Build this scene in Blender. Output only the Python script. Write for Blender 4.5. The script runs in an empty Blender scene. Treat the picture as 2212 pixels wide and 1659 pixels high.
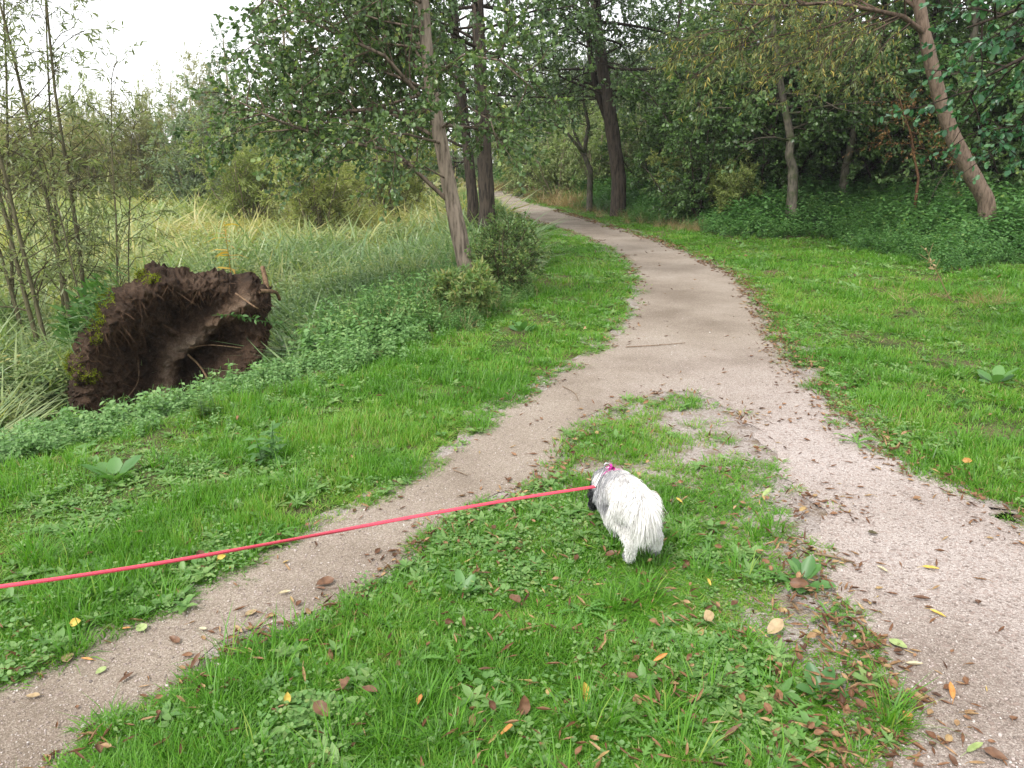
import bpy, math, random
import numpy as np
from mathutils import Vector, Matrix, Euler
from mathutils.geometry import tessellate_polygon

SC = bpy.context.scene
COL = SC.collection
rad = math.radians

# ------------------------------------------------------------------ camera
PITCH = 16.4
EYE = 1.6
cam_d = bpy.data.cameras.new('camera')
cam_d.sensor_width = 36.0
cam_d.lens = 18.0 / math.tan(rad(34.0))
cam_d.clip_start = 0.05
cam_d.clip_end = 2000
cam = bpy.data.objects.new('camera', cam_d)
COL.objects.link(cam)
cam.location = (0, 0, EYE)
cam.rotation_euler = (rad(90 - PITCH), 0, 0)
SC.camera = cam

# ------------------------------------------------------------------ light
SUN_EL, SUN_AZ = 52.0, 215.0          # compass style azimuth seen from above, +Y = 0
SC.view_settings.view_transform = 'Standard'
SC.view_settings.look = 'None'
SC.view_settings.gamma = 1.0
SC.view_settings.use_curve_mapping = False
SC.view_settings.exposure = 1.2
world = bpy.data.worlds.new('World')
SC.world = world
world.use_nodes = True
wn, wl = world.node_tree.nodes, world.node_tree.links
bg = wn['Background']
sky = wn.new('ShaderNodeTexSky')
sky.sky_type = 'NISHITA'
sky.sun_disc = False
sky.sun_elevation = rad(SUN_EL)
sky.sun_rotation = rad(SUN_AZ)
sky.air_density = 1.0
sky.dust_density = 1.0
sky.ozone_density = 1.0
bw = wn.new('ShaderNodeRGBToBW')
wl.new(sky.outputs[0], bw.inputs[0])
gm = wn.new('ShaderNodeMath'); gm.operation = 'POWER'; gm.inputs[1].default_value = 0.3
wl.new(bw.outputs[0], gm.inputs[0])
gs = wn.new('ShaderNodeMath'); gs.operation = 'MULTIPLY'; gs.inputs[1].default_value = 4.2
wl.new(gm.outputs[0], gs.inputs[0])
tc = wn.new('ShaderNodeTexCoord')
cn = wn.new('ShaderNodeTexNoise'); cn.inputs['Scale'].default_value = 2.2; cn.inputs['Detail'].default_value = 5
wl.new(tc.outputs['Generated'], cn.inputs['Vector'])
cr = wn.new('ShaderNodeMapRange'); cr.inputs['From Min'].default_value = 0.3; cr.inputs['From Max'].default_value = 0.7
cr.inputs['To Min'].default_value = 0.85; cr.inputs['To Max'].default_value = 1.12
wl.new(cn.outputs[0], cr.inputs[0])
cm = wn.new('ShaderNodeMath'); cm.operation = 'MULTIPLY'
wl.new(gs.outputs[0], cm.inputs[0]); wl.new(cr.outputs[0], cm.inputs[1])
mixw = wn.new('ShaderNodeMix'); mixw.data_type = 'RGBA'; mixw.inputs['Factor'].default_value = 0.9
wl.new(sky.outputs[0], mixw.inputs[6]); wl.new(cm.outputs[0], mixw.inputs[7])
wl.new(mixw.outputs[2], bg.inputs['Color'])
bg.inputs['Strength'].default_value = 0.14

sun_d = bpy.data.lights.new('sun', 'SUN')
sun_d.energy = 1.5
sun_d.angle = rad(11)
sun_d.color = (1.0, 0.96, 0.9)
sun = bpy.data.objects.new('sun', sun_d)
COL.objects.link(sun)
sdir = Vector((math.sin(rad(SUN_AZ)) * math.cos(rad(SUN_EL)), math.cos(rad(SUN_AZ)) * math.cos(rad(SUN_EL)), math.sin(rad(SUN_EL))))
sun.rotation_euler = sdir.to_track_quat('Z', 'Y').to_euler()
sun.location = (0, 0, 20)

cy = SC.cycles
cy.volume_bounces = 0
cy.max_bounces = 6
cy.diffuse_bounces = 3
cy.glossy_bounces = 2
cy.transmission_bounces = 4
cy.transparent_max_bounces = 4
cy.caustics_reflective = False
cy.caustics_refractive = False
cy.use_denoising = True

# ------------------------------------------------------------------ numbers
FZ = 1106.0 / math.tan(rad(34.0))
CP, SP = math.cos(rad(PITCH)), math.sin(rad(PITCH))


def ray(zx, zy):
    u = (zx - 1106.0) / FZ
    v = -(zy - 829.5) / FZ
    return np.array((u, CP + v * SP, v * CP - SP))


def plane(zx, zy, z=0.0):
    d = ray(zx, zy)
    t = (z - EYE) / d[2]
    return np.array((d[0] * t, d[1] * t))


def atdepth(zx, zy, depth):
    d = ray(zx, zy)
    return np.array((0, 0, EYE)) + d * depth


def _hash(ix, iy, iz, seed):
    h = (ix * 374761393 + iy * 668265263 + iz * 2147483647 + seed * 974634533) & 0xFFFFFFFF
    h = ((h ^ (h >> 13)) * 1274126177) & 0xFFFFFFFF
    h = h ^ (h >> 16)
    return (h & 0xFFFF) / 65535.0


def vnoise(p, seed=0):
    p = np.asarray(p, float)
    if p.shape[1] == 2:
        p = np.c_[p, np.zeros(len(p))]
    i = np.floor(p).astype(np.int64)
    f = p - i
    f = f * f * (3 - 2 * f)
    out = 0
    for dx in (0, 1):
        for dy in (0, 1):
            for dz in (0, 1):
                w = (f[:, 0] if dx else 1 - f[:, 0]) * (f[:, 1] if dy else 1 - f[:, 1]) * (f[:, 2] if dz else 1 - f[:, 2])
                out = out + w * _hash(i[:, 0] + dx, i[:, 1] + dy, i[:, 2] + dz, seed)
    return out


def fbm(p, octv=4, seed=0):
    p = np.asarray(p, float)
    s, a, n = 0, 0.5, 0
    for k in range(octv):
        s = s + a * vnoise(p * (2.03 ** k), seed + k * 17)
        n += a
        a *= 0.5
    return s / n


def sstep(a, b, x):
    t = np.clip((x - a) / (b - a), 0, 1)
    return t * t * (3 - 2 * t)


def inside(P, poly):
    x, y = P[:, 0], P[:, 1]
    r = np.zeros(len(P), bool)
    n = len(poly)
    for i in range(n):
        x0, y0 = poly[i]
        x1, y1 = poly[(i + 1) % n]
        if y0 == y1:
            continue
        c = (y0 > y) != (y1 > y)
        r ^= c & (x < (x1 - x0) * (y - y0) / (y1 - y0) + x0)
    return r


def dline(P, line):
    d = np.full(len(P), 1e9)
    for a, b in zip(line[:-1], line[1:]):
        ab = b - a
        t = np.clip(((P - a) @ ab) / (ab @ ab), 0, 1)
        q = a + t[:, None] * ab
        d = np.minimum(d, np.hypot(P[:, 0] - q[:, 0], P[:, 1] - q[:, 1]))
    return d


def zline(pts):
    return [plane(*p) for p in pts]


def smooth_line(pts, step=0.05):
    """Catmull-Rom through the points, resampled evenly."""
    pts = [np.asarray(p, float) for p in pts]
    P = [2 * pts[0] - pts[1]] + pts + [2 * pts[-1] - pts[-2]]
    out = []
    for i in range(1, len(P) - 2):
        n = max(2, int(np.linalg.norm(P[i + 1] - P[i]) / step))
        for k in range(n):
            t = k / n
            out.append(0.5 * ((2 * P[i]) + (-P[i - 1] + P[i + 1]) * t + (2 * P[i - 1] - 5 * P[i] + 4 * P[i + 1] - P[i + 2]) * t * t
                              + (-P[i - 1] + 3 * P[i] - 3 * P[i + 1] + P[i + 2]) * t ** 3))
    out.append(pts[-1])
    return np.array(out)


V2 = lambda *a: [np.array(p, float) for p in a]
far_left = V2((-9.0, 66), (-4.2, 46))
E_left = far_left + zline([(1064, 417), (1085, 437), (1120, 465), (1200, 490), (1290, 525), (1350, 560), (1375, 600), (1378, 650), (1345, 715),
                           (1270, 770), (1180, 830), (1090, 895), (1000, 965), (900, 1030), (800, 1090), (700, 1140), (600, 1185), (480, 1240),
                           (340, 1305), (200, 1380), (100, 1430), (0, 1480)]) + V2((-2.5, 0.75), (-4.2, -2))
E_leftin = V2((-3.3, -2), (-2.2, 0.1)) + zline([(130, 1659), (220, 1600), (310, 1540), (400, 1480), (450, 1430), (560, 1375), (700, 1320), (800, 1265),
                                              (880, 1190), (960, 1140), (1080, 1080), (1180, 1030), (1200, 985), (1260, 930), (1330, 880), (1400, 860), (1480, 848)])
E_rightin = zline([(1480, 848), (1560, 868), (1620, 908), (1650, 960), (1690, 1010), (1745, 1070), (1780, 1140), (1735, 1185), (1755, 1230), (1800, 1290), (1840, 1360),
                   (1880, 1440), (1890, 1530), (1870, 1600), (1850, 1659)]) + V2((0.95, 0.8), (0.9, -2))
E_right = V2((5.4, -2), (3.4, 1.5)) + zline([(2212, 1150), (2130, 1100), (2050, 1050), (1950, 1000), (1850, 930), (1780, 870), (1700, 770), (1650, 690), (1610, 620),
                                           (1560, 580), (1480, 545), (1400, 515), (1300, 485), (1200, 455), (1130, 436), (1090, 418), (1075, 408)]) + V2((-2.4, 46), (-7.4, 66))
SL, SI, SR, SQ = [smooth_line(e) for e in (E_left, E_leftin, E_rightin, E_right)]
PATH = np.vstack([SL, SI, SR[1:], SQ])
VL = np.array(V2((-30, -6), (-5.2, 1.2), (-3.7, 2.6)) + zline([(0, 1060), (300, 955), (620, 865), (880, 760), (1040, 690), (1120, 640), (1165, 580), (1150, 520), (1110, 480), (1076, 445)]) + V2((-1.6, 38), (-5.4, 46), (-10.5, 66)))
VR = np.array(V2((30, -6), (9, 6)) + zline([(2212, 575), (2100, 598), (2000, 590), (1900, 548), (1750, 518), (1600, 522), (1500, 507), (1400, 483), (1300, 464), (1200, 443), (1120, 412)]) + V2((-0.9, 42), (-5.6, 66)))
POLY_L = np.vstack([VL, [(-10.5, 400), (-400, 400), (-400, -6)]])
POLY_R = np.vstack([VR, [(-5.6, 400), (400, 400), (400, -6)]])
TRI = np.vstack([SI, SR[1:]])


def dsigned(P, line, poly):
    d = dline(P, line)
    return np.where(inside(P, poly), d, -d)


def H(P):
    P = np.atleast_2d(np.asarray(P, float))[:, :2]
    dl = dsigned(P, VL, POLY_L)
    dr = dsigned(P, VR, POLY_R)
    r = np.hypot(P[:, 0], P[:, 1])
    left = -0.78 * sstep(0.0, 2.7, dl) + 0.3 * sstep(20, 45, r) * (dl > 0)
    right = 0.58 * sstep(0.1, 3.2, dr)
    und = (fbm(P * 0.6, 3, 5) - 0.5) * 0.25 * sstep(0.2, 3, np.maximum(dl, dr))
    return left + right + und


def h1(x, y):
    return float(H([(x, y)])[0])


def ground(zx, zy):
    """The world point where the ground is met in that direction."""
    d = ray(zx, zy)
    ts = np.concatenate([np.linspace(1.5, 12, 800), np.linspace(12, 80, 1200)])
    P = np.array((0, 0, EYE)) + ts[:, None] * d
    hit = np.nonzero(P[:, 2] <= H(P[:, :2]))[0]
    return P[hit[0]] if len(hit) else P[-1]


# ------------------------------------------------------------------ objects
def tag(o, label=None, cat=None, group=None, kind=None):
    for k, v in (('label', label), ('category', cat), ('group', group), ('kind', kind)):
        if v:
            o[k] = v
    return o


def empty(name, loc, rz=0.0, label=None, cat=None, group=None):
    o = bpy.data.objects.new(name, None)
    o.empty_display_size = 0.1
    COL.objects.link(o)
    o.location = loc
    o.rotation_euler = (0, 0, rz)
    return tag(o, label, cat, group)


def copy_tree(root, loc, rz, sc, label=None, group=None):
    r = root.copy()
    COL.objects.link(r)
    r.location = loc
    r.rotation_euler = (0, 0, rz)
    r.scale = (sc, sc, sc) if np.isscalar(sc) else sc
    for k, v in (('label', label), ('group', group)):
        if v:
            r[k] = v
    for ch in list(root.children):
        c = ch.copy()
        COL.objects.link(c)
        c.parent = r
        c.matrix_parent_inverse = ch.matrix_parent_inverse.copy()
        for g in list(ch.children):
            d = g.copy()
            COL.objects.link(d)
            d.parent = c
    return r


def mesh_from(name, V, F, mats, attrs=None, smooth=False, fmat=None):
    """F: list of (n,k) int arrays, one array per polygon size."""
    me = bpy.data.meshes.new(name)
    V = np.asarray(V, np.float32)
    F = [np.asarray(f, np.int32) for f in F if len(f)]
    me.vertices.add(len(V))
    me.vertices.foreach_set('co', V.ravel())
    nl = sum(f.size for f in F)
    nf = sum(len(f) for f in F)
    me.loops.add(nl)
    me.polygons.add(nf)
    me.loops.foreach_set('vertex_index', np.concatenate([f.ravel() for f in F]))
    tot = np.concatenate([np.full(len(f), f.shape[1], np.int32) for f in F])
    st = np.concatenate([[0], np.cumsum(tot)[:-1]]).astype(np.int32)
    me.polygons.foreach_set('loop_start', st)
    me.polygons.foreach_set('loop_total', tot)
    if smooth:
        me.polygons.foreach_set('use_smooth', np.ones(nf, bool))
    for m in (mats if isinstance(mats, (list, tuple)) else [mats]):
        me.materials.append(m)
    if fmat is not None:
        me.polygons.foreach_set('material_index', np.asarray(fmat, np.int32))
    for an, (dom, typ, val) in (attrs or {}).items():
        a = me.attributes.new(an, typ, dom)
        if typ == 'FLOAT_COLOR':
            a.data.foreach_set('color', np.asarray(val, np.float32).ravel())
        elif typ == 'FLOAT_VECTOR':
            a.data.foreach_set('vector', np.asarray(val, np.float32).ravel())
        else:
            a.data.foreach_set('value', val)
    me.update()
    me.validate()
    return me


def link(name, me, parent=None, loc=(0, 0, 0)):
    o = bpy.data.objects.new(name, me)
    COL.objects.link(o)
    o.location = loc
    if parent is not None:
        o.parent = parent
    return o


class Geo:
    """Collects tubes, leaves and ribbons into one mesh."""

    def __init__(self):
        self.V, self.F, self.R, self.n = [], {}, {}, 0

    def add(self, V, F, rnd=None):
        V = np.asarray(V, float)
        F = np.asarray(F, int)
        k = F.shape[1]
        self.V.append(V)
        self.F.setdefault(k, []).append(F + self.n)
        self.R.setdefault(k, []).append(np.full(len(F), 0.5) if rnd is None else np.broadcast_to(rnd, (len(F),)))
        self.n += len(V)

    def tube(self, P, R, sides=6, rnd=0.5, cap=True):
        P = np.asarray(P, float)
        n = len(P)
        R = np.broadcast_to(R, (n,))
        T = np.gradient(P, axis=0)
        T /= np.linalg.norm(T, axis=1)[:, None] + 1e-12
        ref = np.array((0.31, 0.17, 0.93)) if abs(T[0][2]) < 0.9 else np.array((0.97, 0.2, 0.1))
        A = np.cross(T, ref)
        A /= np.linalg.norm(A, axis=1)[:, None] + 1e-12
        B = np.cross(T, A)
        a = np.arange(sides) * 2 * math.pi / sides
        V = (P[:, None] + R[:, None, None] * (np.cos(a)[None, :, None] * A[:, None] + np.sin(a)[None, :, None] * B[:, None])).reshape(-1, 3)
        i = np.arange(n - 1)[:, None] * sides
        j = np.arange(sides)[None]
        k = (j + 1) % sides
        F = np.stack([i + j, i + k, i + sides + k, i + sides + j], -1).reshape(-1, 4)
        self.add(V, F, rnd)
        if cap and sides > 3:
            self.F.setdefault(sides, []).append(np.array([np.arange(sides) + self.n - sides]))
            self.R.setdefault(sides, []).append(np.array([rnd]))

    def segs(self, A, B, r0, r1, rnd=0.5):
        """many thin 3 sided twigs at once"""
        A, B = np.asarray(A), np.asarray(B)
        m = len(A)
        T = B - A
        T = T / (np.linalg.norm(T, axis=1)[:, None] + 1e-9)
        U = np.cross(T, np.array((0.3, 0.5, 0.8)))
        U /= np.linalg.norm(U, axis=1)[:, None] + 1e-9
        W = np.cross(T, U)
        V = np.empty((m, 6, 3))
        for k in range(3):
            o = math.cos(k * 2.094) * U + math.sin(k * 2.094) * W
            V[:, k] = A + o * np.reshape(r0, (-1, 1))
            V[:, 3 + k] = B + o * np.reshape(r1, (-1, 1))
        b = np.arange(m)[:, None, None] * 6
        F = b + np.array([[0, 1, 4, 3], [1, 2, 5, 4], [2, 0, 3, 5]])[None]
        self.add(V.reshape(-1, 3), F.reshape(-1, 4), rnd)

    def leaves(self, P, D, N, L, W, shape, rnd):
        """leaf blades: P base, D direction, N rough normal, length and width arrays"""
        tv, tf = shape
        P, D, N = map(np.asarray, (P, D, N))
        m = len(P)
        if not m:
            return
        D = D / (np.linalg.norm(D, axis=1)[:, None] + 1e-9)
        X = np.cross(D, N)
        X /= np.linalg.norm(X, axis=1)[:, None] + 1e-9
        Z = np.cross(X, D)
        L = np.broadcast_to(L, (m,))[:, None, None]
        W = np.broadcast_to(W, (m,))[:, None, None]
        V = P[:, None] + X[:, None] * tv[None, :, 0:1] * W + D[:, None] * tv[None, :, 1:2] * L + Z[:, None] * tv[None, :, 2:3] * L
        nv = len(tv)
        rnd = np.broadcast_to(rnd, (m,))
        base = self.n
        self.V.append(V.reshape(-1, 3))
        self.n += m * nv
        for f in tf:
            F = base + np.arange(m)[:, None] * nv + np.array(f)[None]
            self.F.setdefault(len(f), []).append(F)
            self.R.setdefault(len(f), []).append(rnd)

    def mesh(self, name, mats, smooth=False):
        ks = sorted(self.F)
        F = [np.concatenate(self.F[k]) for k in ks]
        R = np.concatenate([np.concatenate(self.R[k]) for k in ks]).astype(np.float32)
        return mesh_from(name, np.concatenate(self.V), F, mats, {'rnd': ('FACE', 'FLOAT', R)}, smooth)

    def build(self, name, mats, parent=None, loc=(0, 0, 0), smooth=False):
        return link(name, self.mesh(name, mats, smooth), parent, loc)


def shape(pts, fs):
    return np.array(pts, float), fs


S_RHOMB = shape([(0, 0, 0), (-.5, .45, .03), (0, 1, -.05), (.5, .45, .03)], [(0, 3, 2, 1)])
S_ROUND = shape([(0, 0, 0), (-.32, .18, .05), (-.5, .52, .07), (-.3, .85, .03), (0, 1, -.04), (.3, .85, .03), (.5, .52, .07), (.32, .18, .05), (0, .5, 0)],
                [(0, 8, 4, 3, 2, 1), (0, 7, 6, 5, 4, 8)])
S_OVAL = shape([(0, 0, 0), (-.42, .25, .06), (-.45, .55, .06), (0, 1, -.12), (.45, .55, .06), (.42, .25, .06), (0, .5, 0)],
               [(0, 6, 3, 2, 1), (0, 5, 4, 3, 6)])
S_NARROW = shape([(0, 0, 0), (-.5, .35, .03), (-.38, .7, 0), (0, 1, -.09), (.38, .7, 0), (.5, .35, .03)], [(0, 5, 4, 3, 2, 1)])
S_BLADE = shape([(-.5, 0, 0), (.5, 0, 0), (-.4, .55, -.06), (.4, .55, -.06), (0, 1, -.33)], [(0, 1, 3, 2), (2, 3, 4)])


def rdir(rng, n):
    v = rng.normal(size=(n, 3))
    return v / np.linalg.norm(v, axis=1)[:, None]


# ------------------------------------------------------------------ materials
def new_mat(name):
    m = bpy.data.materials.new(name)
    m.use_nodes = True
    nt = m.node_tree
    return m, nt, nt.nodes['Principled BSDF'], nt.nodes['Material Output']


def ramp(nt, fac, cols, pos=None):
    n = nt.nodes.new('ShaderNodeValToRGB')
    e = n.color_ramp.elements
    k = len(cols)
    pos = pos or [i / (k - 1) for i in range(k)]
    e[0].position, e[0].color = pos[0], (*cols[0], 1)
    e[1].position, e[1].color = pos[-1], (*cols[-1], 1)
    for p, c in list(zip(pos, cols))[1:-1]:
        x = e.new(p)
        x.color = (*c, 1)
    if fac is not None:
        nt.links.new(fac, n.inputs[0])
    return n.outputs[0]


def math_n(nt, op, a, b=None, clamp=False):
    n = nt.nodes.new('ShaderNodeMath')
    n.operation = op
    n.use_clamp = clamp
    for i, x in enumerate((a, b)):
        if x is None:
            continue
        if isinstance(x, (int, float)):
            n.inputs[i].default_value = x
        else:
            nt.links.new(x, n.inputs[i])
    return n.outputs[0]


def mix_c(nt, f, a, b, blend='MIX'):
    n = nt.nodes.new('ShaderNodeMix')
    n.data_type = 'RGBA'
    n.blend_type = blend
    for i, x in ((0, f), (6, a), (7, b)):
        if isinstance(x, (int, float)):
            n.inputs[i].default_value = x
        elif isinstance(x, tuple):
            n.inputs[i].default_value = (*x, 1)
        else:
            nt.links.new(x, n.inputs[i])
    return n.outputs[2]


def attr(nt, name, kind='GEOMETRY', out='Fac'):
    n = nt.nodes.new('ShaderNodeAttribute')
    n.attribute_name = name
    n.attribute_type = kind
    return n.outputs[out]


def noise_n(nt, vec, scale, detail=4, rough=0.55):
    n = nt.nodes.new('ShaderNodeTexNoise')
    n.inputs['Scale'].default_value = scale
    n.inputs['Detail'].default_value = detail
    n.inputs['Roughness'].default_value = rough
    if vec is not None:
        nt.links.new(vec, n.inputs['Vector'])
    return n.outputs[0]


def obj_co(nt):
    return nt.nodes.new('ShaderNodeTexCoord').outputs['Object']


def bump(nt, h, strength, dist, bsdf):
    n = nt.nodes.new('ShaderNodeBump')
    n.inputs['Strength'].default_value = strength
    n.inputs['Distance'].default_value = dist
    nt.links.new(h, n.inputs['Height'])
    nt.links.new(n.outputs[0], bsdf.inputs['Normal'])


def leaf_mat(name, cols, trans=0.35, rough=0.45, spec=0.4, inst=False, spread=0.6, pos=None, tboost=1.3, tcol=(1.05, 1.15, .6)):
    """foliage: the colour of a leaf comes from its own random number and its plant's"""
    m, nt, b, out = new_mat(name)
    r = attr(nt, 'rnd')
    if inst:
        t = math_n(nt, 'ADD', attr(nt, 'tint', 'INSTANCER'), attr(nt, 'tint'))
    else:
        t = nt.nodes.new('ShaderNodeObjectInfo').outputs['Random']
    f = math_n(nt, 'ADD', math_n(nt, 'MULTIPLY', r, spread), math_n(nt, 'MULTIPLY', t, 1 - spread), True)
    c = ramp(nt, f, cols, pos)
    nt.links.new(c, b.inputs['Base Color'])
    b.inputs['Roughness'].default_value = rough
    b.inputs['Specular IOR Level'].default_value = spec
    tr = nt.nodes.new('ShaderNodeBsdfTranslucent')
    nt.links.new(mix_c(nt, 1.0, c, tuple(tboost * q for q in tcol), 'MULTIPLY'), tr.inputs['Color'])
    ms = nt.nodes.new('ShaderNodeMixShader')
    ms.inputs[0].default_value = trans
    nt.links.new(b.outputs[0], ms.inputs[1])
    nt.links.new(tr.outputs[0], ms.inputs[2])
    nt.links.new(ms.outputs[0], out.inputs[0])
    return m


def bark_mat(name, dark, light, scale=9.0, stretch=0.16, bumpd=0.02, moss=None):
    m, nt, b, out = new_mat(name)
    mp = nt.nodes.new('ShaderNodeMapping')
    mp.inputs['Scale'].default_value = (1, 1, stretch)
    nt.links.new(obj_co(nt), mp.inputs[0])
    n1 = noise_n(nt, mp.outputs[0], scale * 3, 6, 0.65)
    n2 = noise_n(nt, obj_co(nt), 2.2, 3)
    c = ramp(nt, n1, [dark, tuple((a + 2 * l) / 3 for a, l in zip(dark, light)), light], [0.38, 0.5, 0.61])
    c = mix_c(nt, math_n(nt, 'MULTIPLY', n2, 0.55), c, tuple(d * 1.3 for d in dark))
    r = attr(nt, 'rnd')                 # thin young bark on limbs and twigs is darker than the trunk
    c = mix_c(nt, 1.0, c, ramp(nt, r, [(.5, .46, .42), (1, 1, 1)], [0.1, 0.5]), 'MULTIPLY')
    if moss:
        c = mix_c(nt, ramp(nt, noise_n(nt, obj_co(nt), 3.1, 4), [(0, 0, 0), (1, 1, 1)], [.5, .66]), c, moss)
    nt.links.new(c, b.inputs['Base Color'])
    b.inputs['Roughness'].default_value = 0.85
    b.inputs['Specular IOR Level'].default_value = 0.2
    bump(nt, n1, 0.9, bumpd, b)
    return m


def plain_mat(name, cols, scale=20.0, rough=0.7, spec=0.3, bumpd=0.0, detail=4):
    m, nt, b, out = new_mat(name)
    n = noise_n(nt, obj_co(nt), scale, detail)
    nt.links.new(ramp(nt, n, cols, [0.3, 0.7] if len(cols) == 2 else None), b.inputs['Base Color'])
    b.inputs['Roughness'].default_value = rough
    b.inputs['Specular IOR Level'].default_value = spec
    if bumpd:
        bump(nt, n, 0.8, bumpd, b)
    return m

# ------------------------------------------------------------------ setting materials
def make_ground_mat():
    m, nt, b, out = new_mat('ground_soil')
    co = obj_co(nt)
    n1 = noise_n(nt, co, 1.3, 5)
    n2 = noise_n(nt, co, 38.0, 5, 0.7)
    soil = ramp(nt, n2, [(.06, .042, .028), (.15, .105, .07), (.26, .19, .13)], [.3, .5, .75])
    moss = ramp(nt, n2, [(.02, .035, .01), (.05, .085, .02), (.10, .13, .04)], [.3, .5, .75])
    c = mix_c(nt, ramp(nt, n1, [(0, 0, 0), (1, 1, 1)], [.42, .6]), moss, soil)
    nt.links.new(c, b.inputs['Base Color'])
    b.inputs['Roughness'].default_value = 0.95
    b.inputs['Specular IOR Level'].default_value = 0.1
    bump(nt, n2, 0.8, 0.03, b)
    return m


def make_path_mat():
    m, nt, b, out = new_mat('crushed_stone')
    co = obj_co(nt)
    sep = nt.nodes.new('ShaderNodeSeparateXYZ')
    nt.links.new(co, sep.inputs[0])

    def vor(scale, out_name='Color'):
        v = nt.nodes.new('ShaderNodeTexVoronoi')
        v.inputs['Scale'].default_value = scale
        nt.links.new(co, v.inputs['Vector'])
        return v.outputs[out_name], v.outputs['Distance']
    c1, d1 = vor(260)
    c2, d2 = vor(85)
    s1 = nt.nodes.new('ShaderNodeSeparateColor'); nt.links.new(c1, s1.inputs[0])
    s2 = nt.nodes.new('ShaderNodeSeparateColor'); nt.links.new(c2, s2.inputs[0])
    big = noise_n(nt, co, 1.7, 5)
    # the main path is fine and sandy, the side path coarser and pinker
    mx = nt.nodes.new('ShaderNodeMapRange'); mx.inputs['From Min'].default_value = .5; mx.inputs['From Max'].default_value = 1.7
    nt.links.new(math_n(nt, 'ADD', sep.outputs[0], math_n(nt, 'MULTIPLY', math_n(nt, 'SUBTRACT', big, .5), 1.6)), mx.inputs[0])
    my = nt.nodes.new('ShaderNodeMapRange'); my.inputs['From Min'].default_value = 7.0; my.inputs['From Max'].default_value = 4.4
    nt.links.new(sep.outputs[1], my.inputs[0])
    side = math_n(nt, 'MULTIPLY', mx.outputs[0], my.outputs[0], True)
    sand = ramp(nt, s1.outputs[0], [(.20, .17, .135), (.285, .24, .195), (.36, .31, .26), (.50, .45, .40)], [0, .4, .8, 1])
    pink = ramp(nt, s1.outputs[0], [(.26, .22, .20), (.36, .31, .29), (.46, .405, .38), (.62, .57, .54)], [0, .35, .75, 1])
    c = mix_c(nt, side, sand, pink)
    peb = ramp(nt, s2.outputs[0], [(.16, .13, .11), (.36, .28, .25), (.5, .45, .42)])
    pm = math_n(nt, 'MULTIPLY', math_n(nt, 'GREATER_THAN', s2.outputs[1], .72), math_n(nt, 'ADD', math_n(nt, 'MULTIPLY', side, .5), .22))
    c = mix_c(nt, pm, c, peb)
    damp = ramp(nt, noise_n(nt, co, .8, 6, .6), [(.66, .62, .58), (.92, .89, .86), (1.08, 1.07, 1.06)], [.34, .5, .66])
    c = mix_c(nt, 1.0, c, damp, 'MULTIPLY')
    nt.links.new(c, b.inputs['Base Color'])
    b.inputs['Roughness'].default_value = 0.9
    b.inputs['Specular IOR Level'].default_value = 0.2
    h = math_n(nt, 'ADD', math_n(nt, 'MULTIPLY', d1, .4), math_n(nt, 'MULTIPLY', d2, math_n(nt, 'ADD', math_n(nt, 'MULTIPLY', side, .8), .3)))
    h = math_n(nt, 'ADD', h, math_n(nt, 'MULTIPLY', big, 3.0))
    bump(nt, h, 0.75, 0.008, b)
    return m


M_ground = make_ground_mat()
M_path = make_path_mat()

# ------------------------------------------------------------------ ground and path
def build_ground():
    u = np.linspace(-1, 1, 331)
    xs = np.sinh(u * 5.2) / math.sinh(5.2) * 420
    v = np.linspace(0, 1, 330)
    ys = np.concatenate([np.linspace(-60, -2.2, 16), -2 + np.sinh(v * 5.0) / math.sinh(5.0) * 420])
    X, Y = np.meshgrid(xs, ys)
    P = np.c_[X.ravel(), Y.ravel()]
    dp = dsigned(P, PATHC, PATHC)
    Z = H(P)
    Z = Z + sstep(0.15, 0.9, -dp) * (fbm(P * 2.3, 3, 9) - 0.45) * 0.05
    low = (dp > -.38) | inside(P, TRI)
    Z[low] = np.minimum(Z[low], -.004)
    nx, ny = len(xs), len(ys)
    i = np.arange(ny - 1)[:, None] * nx + np.arange(nx - 1)[None]
    F = np.stack([i, i + 1, i + nx + 1, i + nx], -1).reshape(-1, 4)
    o = link('ground', mesh_from('ground', np.c_[P, Z], [F], M_ground, smooth=True))
    tag(o, 'bare dark soil lying under the grass and herbs', kind='structure')


def coarse(line, k):
    return np.vstack([line[::k], line[-1:]])


PATHC = np.vstack([coarse(SL, 6), coarse(SI, 5), coarse(SR, 4)[1:], coarse(SQ, 6)])
PATHC = np.vstack([PATHC, PATHC[:1]])


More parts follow.
